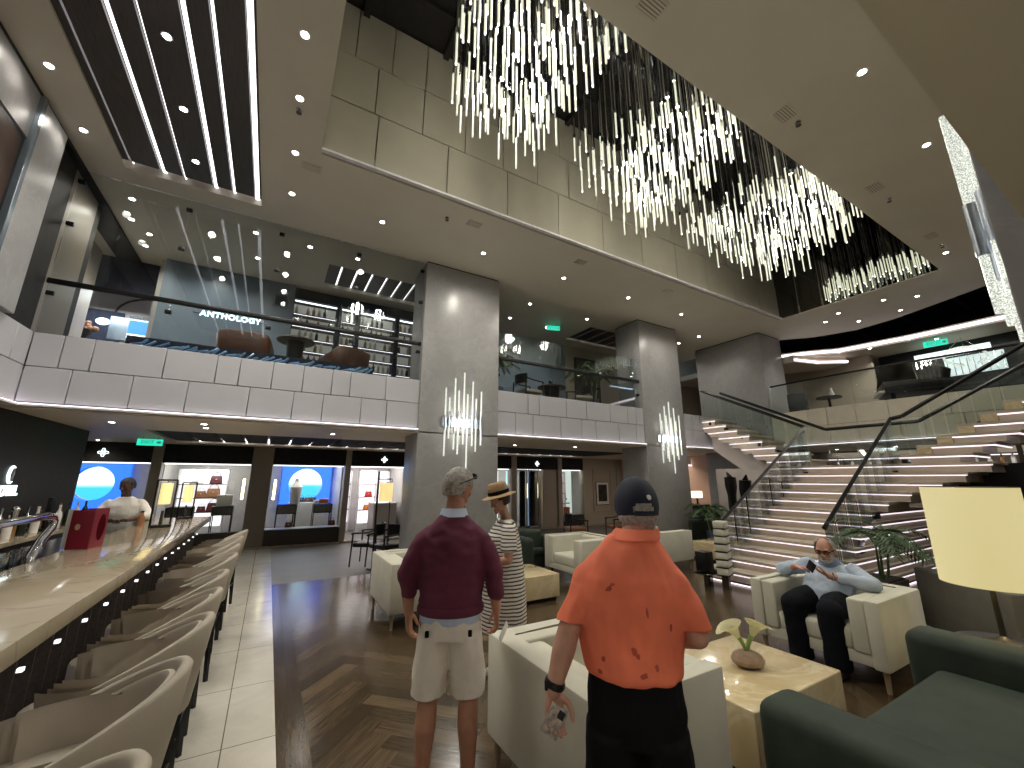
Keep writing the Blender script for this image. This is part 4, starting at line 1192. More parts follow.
# lettering on the black wall behind the bar
t = thing('wall_lettering', 'white lit letters below a crescent mark on the black wall behind the bar', 'sign', (-2.785, 7.62, 1.60))
b = text_bm('HOTEL', .17, .02, 1.05, .004); bmesh.ops.transform(b, matrix=TR(0, -.02, -.06) @ FACE_POS_X @ Matrix.Shear('XZ', 4, (0, 0)), verts=b.verts[:]); obj('letters', b, M_white_glow, t, smooth=False)
b = B(); N = 20; o_ = []
for i in range(N+1):
    a = radians(60+240*i/N); o_.append((cos(a)*.085, sin(a)*.11))
for i in range(N+1):
    a = radians(300-240*i/N); o_.append((cos(a)*.062+.03, sin(a)*.095))
prism(b, o_, 0, .012, TR(0, 0, .14) @ FACE_POS_X); obj('crescent', b, M_white_glow, t, smooth=False)
b = B(); ball(b, (0.006, .03, .14), (.004, .045, .085)); obj('crescent_fill', b, M_mirror, t)

# ================================================================== UPPER DECK
t = thing('wall_lettering', 'glowing white ANTHOLOGY letters on the blue grey upper wall', 'sign', (-1.04, 9.462, 4.86))
b = text_bm('ANTHOLOGY', .150, .02, 1.12, .003); bmesh.ops.transform(b, matrix=FACE_NEG_Y, verts=b.verts[:]); obj('letters', b, M_white_glow, t, smooth=False)
b = B(); box(b, -.62, .62, -.002, .006, -.012, .0); obj('rail', b, M_steel, t)
t = thing('wall_lettering', 'small dark letters under the arch in the upper left alcove', 'sign', (-2.74, 10.99, 5.02))
b = text_bm('HOLDEN', .085, .012, 1.25); bmesh.ops.transform(b, matrix=FACE_NEG_Y, verts=b.verts[:]); obj('letters', b, M_black, t, smooth=False)
b = B(); box(b, -.28, .28, 0, .008, -.055, -.05); obj('rail', b, M_black, t)
t = thing('wall_arch', 'thin dark arch line on the pale alcove wall of the upper deck', 'wall decor', (-2.55, 10.97, 5.05))
b = B(); tube(b, [(-.62*cos(pi*i/20), 0, .42*sin(pi*i/20)) for i in range(11)], .02, 6); obj('arch', b, M_black, t)
t = thing('wall_screen', 'bright blue screen on the wall of the upper left alcove', 'screen', (-2.62, 10.97, 4.72))
b = B(); box(b, -.30, .42, -.02, .02, -.07, .22); obj('screen', b, M_screen, t)
b = B(); box(b, -.30, .42, -.02, .02, -.17, -.075); obj('white_band', b, M_shelfglow, t)
b = B(); box(b, -.60, .44, -.01, .025, -.24, .26, .004, 1); obj('frame', b, M_bluegrey_trim, t)
t = thing('wall_light', 'round glowing white wall light in the dark corner of the upper left alcove', 'lamp', (-3.32, 10.95, 4.83))
b = B(); ball(b, (0, 0, 0), (.11, .03, .075)); obj('diffuser', b, M_white_glow, t)
b = B(); box(b, -.35, .30, .015, .045, -.40, .25); obj('back_panel', b, M_navyitem, t)
t = thing('flower_bowl', 'tan flower arrangement in front of the round wall light on the upper deck', 'flowers', (-3.35, 10.3, 4.35))
b = B(); r = random.Random(8)
for i in range(24): ball(b, (r.uniform(-.17, .17), r.uniform(-.1, .1), r.uniform(.08, .26)), r.uniform(.04, .06), 8, 6)
obj('blooms', b, M_bagbrown, t)
b = B(); lathe(b, [(0, -1.05), (.15, -1.05), (.05, -1.0), (.04, -.1), (.10, 0), (.12, .08), (0, .07)], 20); obj('stand', b, M_black, t)
t = thing('control_panel', 'square dark panel set in the blue grey upper wall right of the glowing letters', 'panel', (-.23, 9.462, 5.42))
b = B(); box(b, -.14, .14, -.006, .006, -.15, .15, .004, 1); obj('plate', b, M_bluegrey_trim, t)
b = B(); box(b, -.10, .10, -.012, -.004, -.11, .11); obj('glass', b, M_navyitem, t)
t = thing('reflection_strip', 'added blue and white strip standing in for a reflection in the tall balcony glass', 'reflection', (-.4, 7.16, 3.45))  # made-up strip painted in for the blue reflection low in the glass
b = B(); box(b, -1.5, 1.75, -.02, .02, -.02, .15); obj('strip', b, M_navyitem, t)
b = B(); r = random.Random(14)
for i in range(38):
    x = -1.45+.083*i; h = r.uniform(.03, .10); tube(b, [(x, -.024, r.uniform(-.0, .04)), (x+r.uniform(.06, .2), -.024, .03+h)], .018, 4)
obj('pattern', b, mat('light blue reflection', (.30, .52, .85), .2), t, smooth=False)

def upper_armchair(label, x, y, rz):
    t = thing('tub_armchair', label, 'armchair', (x, y, 3.3), rz, 'brown leather armchairs upstairs')
    b = B(); N = 36; rows = []
    def sq(v, e): return (abs(v)**e)*(1 if v >= 0 else -1)
    for i in range(N+1):
        th = radians(-125+250*i/N); k = min(1, max(0, (cos(th)+.50)/1.1))
        zt = .50+.24*k
        P = []
        for rr, z in ((.34, .16), (.36, .4), (.385, zt-.02), (.37, zt), (.33, zt), (.31, zt-.03), (.30, .4), (.29, .16)):
            P.append(b.verts.new((rr*sq(cos(th), .55)*.95, rr*sq(sin(th), .55)*1.05, z)))
        rows.append(P)
    for p, q in zip(rows, rows[1:]):
        for j in range(8): b.faces.new((p[j], p[(j+1) % 8], q[(j+1) % 8], q[j]))
    b.faces.new(rows[0]); b.faces.new(rows[-1][::-1]); obj('back_shell', b, M_brown, t, ang=50)
    b = B(); prism(b, [(.30*cos(2*pi*i/24), .32*sin(2*pi*i/24)) for i in range(24)], .16, .44, None, 0, .04); obj('seat', b, M_brown, t)
    for a in (45, 135, 225, 315):
        b = B(); cyl(b, (.27*cos(radians(a)), .29*sin(radians(a)), .17), (.29*cos(radians(a)), .31*sin(radians(a)), 0), .022, .014, 8); obj('leg', b, M_black, t)
upper_armchair('brown leather tub armchair on the upper deck below the glowing letters', -.60, 7.90, radians(-98))
upper_armchair('brown leather tub armchair on the upper deck in front of the wine cabinet', .97, 7.95, radians(-60))
def round_table(label, x, y, h, r_, group=None, base=.12, m=M_darkwood):
    t = thing('round_table', label, 'table', (x, y, 3.3), 0, group)
    b = B(); lathe(b, [(0, h-.04), (r_-.02, h-.04), (r_, h-.02), (r_-.01, h), (0, h)], 36); obj('table_top', b, m, t)
    b = B(); lathe(b, [(base*1.5, 0), (base*1.3, .05), (base, h*.5), (base*1.2, h-.04)], 24); obj('pedestal', b, M_black, t)
round_table('round dark pedestal table between the two brown armchairs upstairs', .13, 7.85, .80, .31)
round_table('low round dark table between the wooden chairs on the middle balcony', 5.75, 7.9, .62, .36, None, .17)
def wood_chair(label, loc, rz, seatm, group, h=.80):
    t = thing('wooden_armchair', label, 'chair', loc, rz, group)
    b = B(); box(b, -.25, .25, -.25, .25, .36, .44, .02, 2); obj('seat', b, seatm, t)
    b = B(); N = 12; rows = []
    for i in range(N+1):
        th = radians(-55+110*i/N); P = [b.verts.new((-.30*cos(th)*rr, .30*sin(th)*rr*1.02, z)) for rr, z in ((1, h-.22), (1.04, h), (.95, h), (.92, h-.22))]
        rows.append(P)
    for p, q in zip(rows, rows[1:]):
        for j in range(4): b.faces.new((p[j], p[(j+1) % 4], q[(j+1) % 4], q[j]))
    b.faces.new(rows[0]); b.faces.new(rows[-1][::-1]); obj('backrest', b, M_black, t)
    for s in (-1, 1):
        b = B(); tube(b, [(-.20, s*.26, h-.10), (-.05, s*.30, h-.15), (.24, s*.29, h-.17), (.27, s*.28, h-.19)], .018, 6); obj('arm', b, M_black, t)
        for x, top in ((.24, h-.17), (-.22, h-.12)):
            b = B(); tube(b, [(x, s*.28, top), (x*1.1, s*.29, 0)], [.017, .013], 6); obj('leg', b, M_black, t)
    return t
G = 'dark wooden armchairs'
wood_chair('dark wooden armchair left of the low round table on the middle balcony', (5.05, 7.9, 3.3), radians(0), M_beige_wall, G)
wood_chair('dark wooden armchair right of the low round table on the middle balcony', (6.6, 7.85, 3.3), radians(165), M_beige_wall, G)
wood_chair('dark wooden armchair by the corridor wall below the framed print', (7.4, 9.2, 0), radians(-20), M_bagbrown, G)
wood_chair('dark wooden armchair farther right by the corridor wall half behind the navy cap', (8.7, 8.9, 0), radians(160), M_bagbrown, G)
wood_chair('black chair in front of the shop doorway beyond the plum sweater', (2.2, 8.75, 0), radians(200), M_black, G, .78)
wood_chair('black chair left of the others in front of the shop doorway', (1.95, 9.2, 0), radians(150), M_black, G, .80)
t = thing('framed_lamp', 'tall black framed floor lamp with a yellow shade before the shop doorway', 'lamp', (2.05, 8.62, 0), radians(20))
b = B()
for x in (-.15, .15): tube(b, [(x, 0, 0), (x, 0, 1.85 if x < 0 else 1.25)], .024 if x < 0 else .014, 4)
tube(b, [(-.15, 0, 1.70), (.17, 0, 1.70), (.17, 0, 1.64)], .012, 4); obj('frame', b, M_black, t, smooth=False)
b = B(); box(b, -.2, .2, -.12, .12, 0, .03, .004, 1); obj('base', b, M_black, t)
b = B(); lathe(b, [(.125, 1.27), (.13, 1.27), (.13, 1.62), (.125, 1.62)], 28, TR(.04, 0, 0), 0, True); obj('lamp_shade', b, M_yellow, t)

# wine cabinet
t = thing('wine_cabinet', 'tall dark glass wine cabinet with lit shelves on the upper deck', 'cabinet', (1.38, 9.62, 3.3))
b = B(); box(b, -1.42, 1.42, .28, .34, 0, 2.54); box(b, -1.42, 1.42, -.05, .3, 2.30, 2.54); box(b, -1.42, 1.42, -.05, .3, 0, .12)
for x in (-1.40, -.42, -.0, .92, 1.38): box(b, x-.05, x+.05, -.06, .3, 0, 2.5, .004, 1)
obj('frame', b, M_navyitem, t)
bays = ((-1.35, -.47), (-.37, -.05), (.05, .87), (.97, 1.33))
zs = (.30, .58, .86, 1.14, 1.42, 1.70, 1.98)
for a, c in bays:
    for z in zs:
        b = B(); box(b, a, c, .0, .26, z-.02, z, .002, 1); sh = obj('shelf', b, M_black, t)
        b = B(); box(b, a+.01, c-.01, .0, .012, z-.032, z-.021); obj('light_strip', b, M_led_soft, sh)
    b = B(); box(b, a+.01, c-.01, -.02, 0, 2.24, 2.27); obj('light_strip', b, M_led, t)
    b = B(); box(b, a, c, .262, .278, .12, 2.28); obj('lit_back', b, glow('wine back', (1, .93, .85), .13), t)
    b = B(); box(b, a, c, -.05, -.044, .12, 2.3); obj('glass_door', b, M_glass, t)
WB = [bottle_mesh('wine_bottle', BP, mat('wine glass', (.03, .03, .025), .12)), bottle_mesh('wine_bottle', BP, mat('wine label', (.72, .68, .60), .4)), bottle_mesh('wine_bottle', BP, mat('wine amber', (.30, .18, .06), .2))]
r = random.Random(17)
for a, c in bays:
    for z in zs[1:]:
        x = a+.06
        while x < c-.04:
            if r.random() < .72:
                o = bpy.data.objects.new('wine_bottle', WB[r.choice((0, 0, 1, 1, 2))]); COL.objects.link(o); o.location = (1.38+x, 9.70, 3.3+z); o.scale = (.85, .85, .75)
                tag(o, 'wine bottle standing on a lit shelf of the upper deck wine cabinet', 'bottle', 'bottles in the wine cabinet')
            x += .115

# dark framed picture on the left wall
t = thing('wall_picture', 'huge dark framed picture with orange strokes on the upper left wall', 'picture', (-2.70, 4.0, 4.35))
b = B(); box(b, -.06, .035, -1.72, 1.72, -.88, .87, .01, 1); obj('frame', b, M_black, t)
b = B(); box(b, .034, .04, -1.66, 1.66, -.82, .81); obj('canvas', b, mat('dark canvas', (.035, .018, .012), .35, var=.9, scale=3), t)
b = B(); r = random.Random(3)
for i in range(16):
    y = r.uniform(-1.4, 1.6); z = r.uniform(-.7, .6); tube(b, [(.042, y, z), (.044, y+r.uniform(-.1, .1), z+r.uniform(.02, .1)), (.042, y+r.uniform(-.2, .2), z+r.uniform(.1, .25))], [.01, .022, .008], 6)
obj('strokes', b, mat('orange stroke', (.55, .22, .05), .5, var=.4), t)

# exit signs
def exit_sign(label, loc, rz, s=1.0):
    t = thing('exit_sign', label, 'sign', loc, rz)
    b = B(); box(b, -.17*s, .17*s, -.012, .012, -.055*s, .055*s, .004, 1); obj('panel', b, M_green, t)
    b = text_bm('EXIT', .085*s, .004); bmesh.ops.transform(b, matrix=TR(-.03*s, -.014, 0) @ FACE_NEG_Y, verts=b.verts[:]); obj('letters', b, M_stripwhite, t, smooth=False)
    b = B(); prism(b, [(.09*s, -.012*s), (.12*s, -.012*s), (.12*s, -.03*s), (.155*s, 0), (.12*s, .03*s), (.12*s, .012*s), (.09*s, .012*s)], 0, .004, TR(0, -.013, 0) @ FACE_NEG_Y); obj('arrow', b, M_stripwhite, t, smooth=False)
    b = B(); cyl(b, (-.1*s, 0, .05*s), (-.1*s, 0, .12), .006); cyl(b, (.1*s, 0, .05*s), (.1*s, 0, .12), .006); obj('hanger', b, M_steel, t)
exit_sign('green exit sign hanging under the low soffit near the shops', (-2.10, 10.5, 2.39), 0, 1.15)
exit_sign('green exit sign on the upper ceiling over the middle balcony', (6.2, 8.4, 5.72), radians(-20), 1.1)
exit_sign('green exit sign under the lit cove beyond the stairs', (14.3, 3.02, 5.12), radians(-80), 1.3)

# framed print on the corridor wall
t = thing('framed_print', 'small framed black and white print on the beige corridor wall', 'picture', (11.42, YS-.045, 1.18))
b = B(); box(b, -.33, .33, -.02, .004, -.44, .44, .006, 1); obj('frame', b, M_black, t)
b = B(); box(b, -.31, .31, -.024, -.018, -.42, .42); obj('mount', b, M_paper, t)
b = B(); box(b, -.22, .22, -.028, -.022, -.30, .33); obj('photo', b, mat('print', (.03, .03, .03), .4, var=1, scale=7), t)

# ================================================================== SHOP CONTENTS
def wall_light(label, loc):
    t = thing('wall_light', label, 'lamp', loc)
    b = B(); cyl(b, (0, 0, -.26), (0, 0, .26), .032, None, 14); obj('tube', b, glow('tube light', (1, .88, .55), 4), t)
    b = B(); box(b, -.05, .05, .03, .05, -.28, .28, .004, 1); obj('plate', b, M_bronze, t)
for l, p in (('vertical glowing tube light on the left edge of the middle shop window', (.16, 12.72, 1.42)), ('vertical glowing tube light on the right edge of the shop window with the lit shelves', (-.54, 12.72, 1.44)),
             ('vertical glowing tube light beside the shop doorway next to the first stone pillar', (3.70, 12.36, 1.42)), ('vertical glowing tube light inside the doorway right of the first pillar', (8.2, 12.95, 1.30))):
    wall_light(l, p)
def shelf_unit(label, x0, x1, y, z0, z1, n):
    t = thing('display_shelves', label, 'shelves', ((x0+x1)/2, y, 0)); w = (x1-x0)/2
    b = B(); box(b, -w, w, .27, .30, z0, z1); obj('lit_back', b, M_shelfglow, t)
    b = B(); box(b, -w-.03, -w, 0, .3, 0, z1+.03); box(b, w, w+.03, 0, .3, 0, z1+.03); box(b, -w-.03, w+.03, 0, .3, z1, z1+.03); box(b, -w, w, 0, .3, 0, z0); obj('frame', b, M_stripwhite, t)
    zz = [z0+(z1-z0)*i/n for i in range(n)]
    for z in zz[1:]:
        b = B(); box(b, -w, w, .02, .27, z-.018, z); obj('shelf', b, M_darkwood, t)
    return zz
def handbag(label, loc, m, s=1.0, rz=0, group='handbags'):
    t = thing('handbag', label, 'bag', loc, rz, group)
    b = B(); tt = B(); bmesh.ops.create_cube(tt, size=1)
    for v in tt.verts: v.co = V((v.co.x*.30*s*(1 if v.co.z < 0 else .82), v.co.y*.13*s*(1 if v.co.z < 0 else .5), (v.co.z+.5)*.22*s))
    bmesh.ops.bevel(tt, geom=tt.edges[:], offset=.02*s, segments=3, profile=.5, affect='EDGES'); add(b, tt); obj('body', b, m, t)
    b = B(); tube(b, [(.09*s*cos(pi*i/12), 0, .21*s+.11*s*sin(pi*i/12)) for i in range(13)], .008*s, 6); obj('handle', b, m, t)
    b = B(); cbox(b, (0, -.062*s, .13*s), (.04*s, .012*s, .03*s), .003, 1); obj('clasp', b, M_gold, t)
zz = shelf_unit('tall lit display shelves with bags in the shop window left of the first pier', -2.1, -1.02, 14.3, .42, 1.93, 4)
for i, (x, k, m, s, l) in enumerate(((-1.28, 3, M_bagdark, 1.0, 'maroon bag on the top lit shelf'), (-1.7, 3, M_paper, .9, 'white bag on the top lit shelf'), (-1.30, 2, M_bagbrown, 1.15, 'tan bag at the right of the middle lit shelf'),
        (-1.58, 2, M_bagbrown, .85, 'smaller tan bag at the left of the middle lit shelf'), (-1.25, 1, M_bagdark, 1.1, 'dark maroon bag on the lower lit shelf'), (-1.52, 1, M_bagdark, .7, 'small maroon bag at the left of the lower lit shelf'))):
    handbag(l+' of the left shop display', (x, 14.42, zz[k]), m, s)
zz = shelf_unit('narrow lit display shelves left of the far shop doorway', 2.05, 2.42, 14.9, .30, 1.95, 4)
zz = shelf_unit('tall lit display shelves with red bags seen through the shop doorway', 2.62, 3.15, 14.4, .30, 1.95, 4)
handbag('bright red bag on a lit shelf seen through the doorway', (2.93, 14.5, zz[2]), M_red, .8); handbag('orange red bag low on a lit shelf seen through the doorway', (2.9, 14.5, zz[1]), M_orange, .75)
zz = shelf_unit('lit display shelves seen past the lamp shade in the shop doorway', 3.25, 3.7, 15.0, .9, 1.95, 3)
def display_table(label, loc, w, d, h, box_h):
    t = thing('display_table', label, 'table', loc, 0, 'black framed display cases')
    b = B()
    for x in (-w/2, w/2):
        for y in (-d/2, d/2): tube(b, [(x, y, 0), (x, y, h)], .012, 4)
    for z in (h, h-box_h):
        tube(b, [(-w/2, -d/2, z), (w/2, -d/2, z), (w/2, d/2, z), (-w/2, d/2, z)], .012, 4, closed=True)
    obj('frame', b, M_black, t, smooth=False)
    b = B(); box(b, -w/2, w/2, -d/2, d/2, h-box_h, h-.008); obj('case', b, M_grey_fab, t)
    b = B(); box(b, -w/2-.01, w/2+.01, -d/2-.01, d/2+.01, h-.008, h+.004); obj('glass_top', b, M_glass, t)
display_table('black framed display case at the left of the middle shop window', (.52, 13.2, .02), .46, .4, .98, .22)
display_table('black framed display case at the right of the middle shop window', (1.42, 13.2, .02), .46, .4, .98, .22)
display_table('black framed display case at the right end of the left shop window', (-.93, 13.2, .02), .42, .4, .98, .20)
display_table('black framed display case behind the framed lamps in the left shop window', (-1.80, 13.2, .02), .50, .4, .98, .22)
def gift(label, loc, s, m, cat='box', name='gift_box', g=None):
    t = thing(name, label, cat, loc, 0, g)
    b = B(); box(b, -s[0]/2, s[0]/2, -s[1]/2, s[1]/2, 0, s[2]*.8, .006, 1); obj('body', b, m, t)
    b = B(); box(b, -s[0]/2-.006, s[0]/2+.006, -s[1]/2-.006, s[1]/2+.006, s[2]*.78, s[2], .006, 1); obj('lid', b, m, t)
gift('coral red gift box on the right display case of the middle shop window', (1.44, 13.2, 1.01), (.24, .16, .13), M_orange)
gift('pale gift box left of the coral one on the right display case', (1.25, 13.2, 1.01), (.13, .14, .10), M_paper)
gift('white tote style box on the display case at the end of the left shop window', (-.92, 13.2, 1.01), (.34, .2, .28), M_paper)
t = thing('bust', 'pale display bust standing by the round window in the middle shop', 'display bust', (.72, 13.6, .02))
b = B(); lathe(b, [(0, .9), (.10, .9), (.14, 1.2), (.16, 1.45), (.09, 1.55), (.05, 1.62), (.05, 1.68), (0, 1.69)], 20); obj('torso', b, M_paper, t)
b = B(); cyl(b, (0, 0, .02), (0, 0, .9), .02); lathe(b, [(0, 0), (.15, 0), (.15, .02), (0, .03)], 20); obj('stand', b, M_black, t)
for x, m, l in ((.60, M_bagdark, 'small dark bag at the left on the floor of the middle shop window'), (1.68, M_bagdark, 'small dark bag at the right on the floor of the middle shop window')):
    handbag(l, (x, 12.95, .43), m, .6)
b = B(); box(b, .05, 1.83, 12.7, 13.05, .02, .425, .004, 1); o = obj('window_ledge', b, M_shopwall); o['kind'] = 'structure'; o.name = 'wall_window_ledge'
b = B(); box(b, 9.46, 10.49, 12.7, 13.3, .02, .425, .004, 1); struct('wall_window_ledge', b, M_shopwall)
for x, l in ((.95, 'left'), (1.12, 'middle'), (1.28, 'right')):
    handbag('dark bag, '+l+' of the three below the round window', (x, 14.6, 1.0), M_bagdark if l == 'middle' else M_navyitem, .62)
b = B(); box(b, .6, 1.6, 14.4, 14.8, .02, .99, .006, 1); o = obj('low_cabinet', b, M_shopwall); tag(o, 'low pale cabinet under the round window in the middle shop', 'cabinet')
t = thing('white_counter', 'pale grey shop counter seen through the doorway behind the yellow shade', 'counter', (3.25, 13.8, .02))
b = B(); box(b, -.35, .35, -.4, .4, 0, .92, .006, 1); obj('body', b, M_shopwall, t)
b = B(); box(b, -.37, .37, -.42, .42, .92, .96, .006, 1); obj('top', b, M_stripwhite, t)
zz = shelf_unit('lit display shelves in the shop window left of the framed print', 9.55, 10.0, 13.0, .42, 1.95, 4)
handbag('bright pink bag on the shelves in the window left of the framed print', (9.72, 13.1, zz[2]), M_pink, .9); handbag('dark bag below the pink bag in the right shop window', (9.72, 13.1, zz[1]), M_bagdark, .75)
gift('bright orange box low in the window left of the framed print', (9.85, 12.8, .43), (.28, .16, .26), M_orange)
t = thing('window_poster', 'pale poster panel in the shop window left of the framed print', 'poster', (10.25, 13.2, .42))
b = B(); box(b, -.25, .22, 0, .02, 0, 1.64); obj('panel', b, glow('poster', (.80, .92, .86), .55), t)
b = B(); box(b, -.16, .12, -.006, 0, .36, .40); box(b, -.08, -.02, -.006, 0, .50, .58); obj('print', b, M_navyitem, t)
b = B(); box(b, 7.55, 7.95, 13.3, 13.34, .02, 2.0); o = obj('light_panel', b, mat('x', (.3, .45, .7), .3)); o.data.materials[0] = glow('blue window panel', (.35, .65, 1), 1.3); tag(o, 'tall narrow blue white light panel inside the shop doorway right of the first pillar', 'light panel')
b = B(); box(b, 6.75, 7.2, 13.3, 13.34, .02, 2.0); o = obj('light_panel', b, M_shelfglow); tag(o, 'white light panel in the narrow shop window beside the first stone pillar', 'light panel')
for x0, l in ((7.50, 'left'), (8.02, 'right')):
    b = B(); box(b, x0, x0+.05, YS+.05, YS+.09, .05, 2.05); box(b, x0+.42, x0+.47, YS+.05, YS+.09, .05, 2.05); box(b, x0, x0+.47, YS+.05, YS+.09, 2.0, 2.05); box(b, x0, x0+.47, YS+.05, YS+.09, .05, .12)
    d = struct('door_%d' % (2 if l == 'left' else 3), b, M_steel); b = B(); box(b, x0+.05, x0+.42, YS+.065, YS+.075, .12, 2.0); struct('door_pane', b, M_glass, d)
b = B(); box(b, 7.98, 8.6, 13.0, 13.1, .02, 2.3); struct('wall_shop_inner', b, M_shopwall)

# ================================================================== BEHIND THE STAIRS AND THE CURVED BALCONY
t = thing('curved_balustrade', 'clear glass balustrade with thin dark handrail along the curved balcony behind the stairs', 'balustrade', (11.8, 3, 3.45))
ox = V((11.8, 3, 3.45))
cp = [(11.74, 5.85), (11.68, 5.0), (11.68, 4.0), (11.74, 2.9), (11.88, 1.8), (12.13, .7), (12.45, -.5)]
for p, q in zip(cp, cp[1:]):
    b = B(); a = V((p[0], p[1], 3.45))-ox; c = V((q[0], q[1], 3.45))-ox; n = V((-(c-a).y, (c-a).x, 0)).normalized()*.006
    f = [b.verts.new(v) for v in (a-n, c-n, c-n+V((0, 0, .75)), a-n+V((0, 0, .75)), a+n, c+n, c+n+V((0, 0, .75)), a+n+V((0, 0, .75)))]
    for k in ((0, 1, 2, 3), (7, 6, 5, 4), (0, 4, 5, 1), (1, 5, 6, 2), (2, 6, 7, 3), (3, 7, 4, 0)): b.faces.new([f[i] for i in k])
    obj('glass_panel', b, M_glass, t, smooth=False)
b = B(); tube(b, [V((p[0], p[1], 4.22))-ox for p in cp], .024, 6); obj('handrail', b, M_black, t)
# grand piano behind the glass
t = thing('grand_piano', 'black grand piano with raised lid behind the curved balcony glass', 'piano', (13.6, 3.55, 3.3), radians(205)); t.scale = (.72, .72, .80)
poly = [(-.75, -.7), (.75, -.7), (.75, .25), (.45, .8), (.1, 1.15), (-.45, 1.2), (-.75, .9)]
b = B(); prism(b, poly, .62, .98, None, 0, .01); obj('case', b, M_black, t)
b = B(); prism(b, poly, 0, .03, TR(-.75, 0, .99) @ RY(radians(-20)) @ TR(.75, 0, 0)); obj('lid', b, M_black, t)
b = B(); box(b, -.70, .70, -.86, -.68, .66, .72, .004, 1); obj('keyboard', b, M_paper, t)
for x, y in ((-.62, -.5), (.62, -.5), (-.2, .95)):
    b = B(); cyl(b, (x, y, .62), (x, y, 0), .07, .04, 10); obj('leg', b, M_black, t)
b = B(); tube(b, [(.55, .2, .98), (.3, .2, 1.42)], .012, 6); obj('lid_prop', b, M_bronze, t)
t = thing('ring_light', 'oval ring of bright beads hanging over the far upper lounge', 'chandelier', (14.75, 2.66, 4.74))
b = B()
for i in range(34):
    a = 2*pi*i/34; ball(b, (.40*cos(a), .36*sin(a), -.15*cos(a)), .030, 8, 6)
obj('bead_ring', b, M_sconce, t)
b = B(); tube(b, [(.40*cos(2*pi*i/40), .36*sin(2*pi*i/40), .03-.15*cos(2*pi*i/40)) for i in range(40)], .012, 6, closed=True)
for a in (0, 2.1, 4.2): cyl(b, (.40*cos(a), .36*sin(a), .03-.15*cos(a)), (0, 0, .50), .004)
obj('hoop', b, M_chrome, t)
t = thing('lit_ceiling_panel', 'long pale lit panel high on the dark wall of the far upper lounge', 'light panel', (15.1, 3.2, 5.0))
b = B(); box(b, -.06, .02, -.95, .45, -.10, .06); obj('panel', b, glow('pale panel', (.78, .9, .9), .9), t)
b = B(); box(b, -.05, .05, -1.0, .5, -.13, -.10); obj('frame', b, M_steel, t)
t = thing('lit_display', 'pale lit display wall behind the ring of beads', 'display', (15.15, 2.7, 4.62))
b = B(); box(b, -.03, .03, -.62, .42, -.25, .22); obj('panel', b, glow('pale display', (.72, .82, .84), .55), t)
b = B()
for i in range(9): box(b, -.06, -.03, -.6+.12*i, -.585+.12*i, -.25, .22)
obj('rib', b, M_chrome, t)
t = thing('dark_screen', 'wide dark screen on the black wall behind the balcony glass left of the piano', 'screen', (15.15, 4.0, 4.55))
b = B(); box(b, -.03, .03, -.35, .35, -.18, .18, .004, 1); obj('screen', b, M_mirror, t)
b = B(); box(b, -.02, .035, -.37, .37, -.2, .2, .004, 1); obj('frame', b, M_black, t)
# things along the balcony edge left of the stairs
t = thing('lounge_chair', 'dark lounge chair on the upper deck just right of the stair pillar', 'chair', (12.5, 5.55, 3.3), radians(-70)); t.scale = (.75, .75, .75)
b = B(); box(b, -.3, .3, -.3, .3, .32, .44, .03, 2); obj('seat', b, M_black, t)
b = B(); box(b, -.3, .3, -.34, -.22, .40, .98, .05, 3); obj('backrest', b, M_black, t)
for x in (-.25, .25):
    for y in (-.25, .25):
        b = B(); cyl(b, (x, y, .33), (x*1.1, y*1.1, 0), .02, .014, 8); obj('leg', b, M_black, t)
t = thing('small_table', 'small dark table with a white cup beside the lounge chair upstairs', 'table', (12.45, 4.8, 3.3))
b = B(); lathe(b, [(0, .50), (.28, .50), (.28, .53), (0, .53)], 24); obj('table_top', b, M_black, t)
b = B(); cyl(b, (0, 0, 0), (0, 0, .5), .03); lathe(b, [(0, 0), (.2, 0), (.2, .015), (0, .02)], 20); obj('pedestal', b, M_black, t)
t = thing('carafe', 'small white carafe on the small table behind the balcony glass', 'carafe', (12.4, 4.7, 3.83))
b = B(); lathe(b, [(0, 0), (.05, 0), (.055, .08), (.025, .15), (.03, .22), (0, .22)], 16); obj('body', b, M_paper, t)
b = B(); tube(b, [(.03, 0, .17), (.08, 0, .15), (.05, 0, .07)], .008, 6); obj('handle', b, M_paper, t)
for y, w in ((4.35, .14), (3.95, .22), (3.1, .3)):
    pass
# room under the curved balcony seen over the landing
t = thing('bottle_wall', 'lit shelf of glasses and bottles on the wall under the curved balcony', 'shelves', (13.6, 3.4, 0))
b = B(); box(b, .25, .35, -2.6, 2.8, 0, 2.5); obj('back_panel', b, M_pier, t)
for z in (1.75, 2.05, 2.3):
    b = B(); box(b, -.02, .25, -2.5, 2.7, z-.02, z, .003, 1); sh = obj('shelf', b, M_darkwood, t)
    b = B(); box(b, .22, .24, -2.5, 2.7, z-.04, z-.025); obj('light_strip', b, M_led_soft, sh)
r = random.Random(31)
for z in (1.75, 2.05):
    for i in range(26):
        o = bpy.data.objects.new('bottle', r.choice(kinds)); COL.objects.link(o); o.location = (13.72, 1.0+.19*i+r.uniform(-.03, .03), z); o.scale = (1, 1, r.uniform(.6, .85))
        tag(o, 'bottle on the lit shelves under the curved balcony behind the stairs', 'bottle', 'bottles behind the stairs')
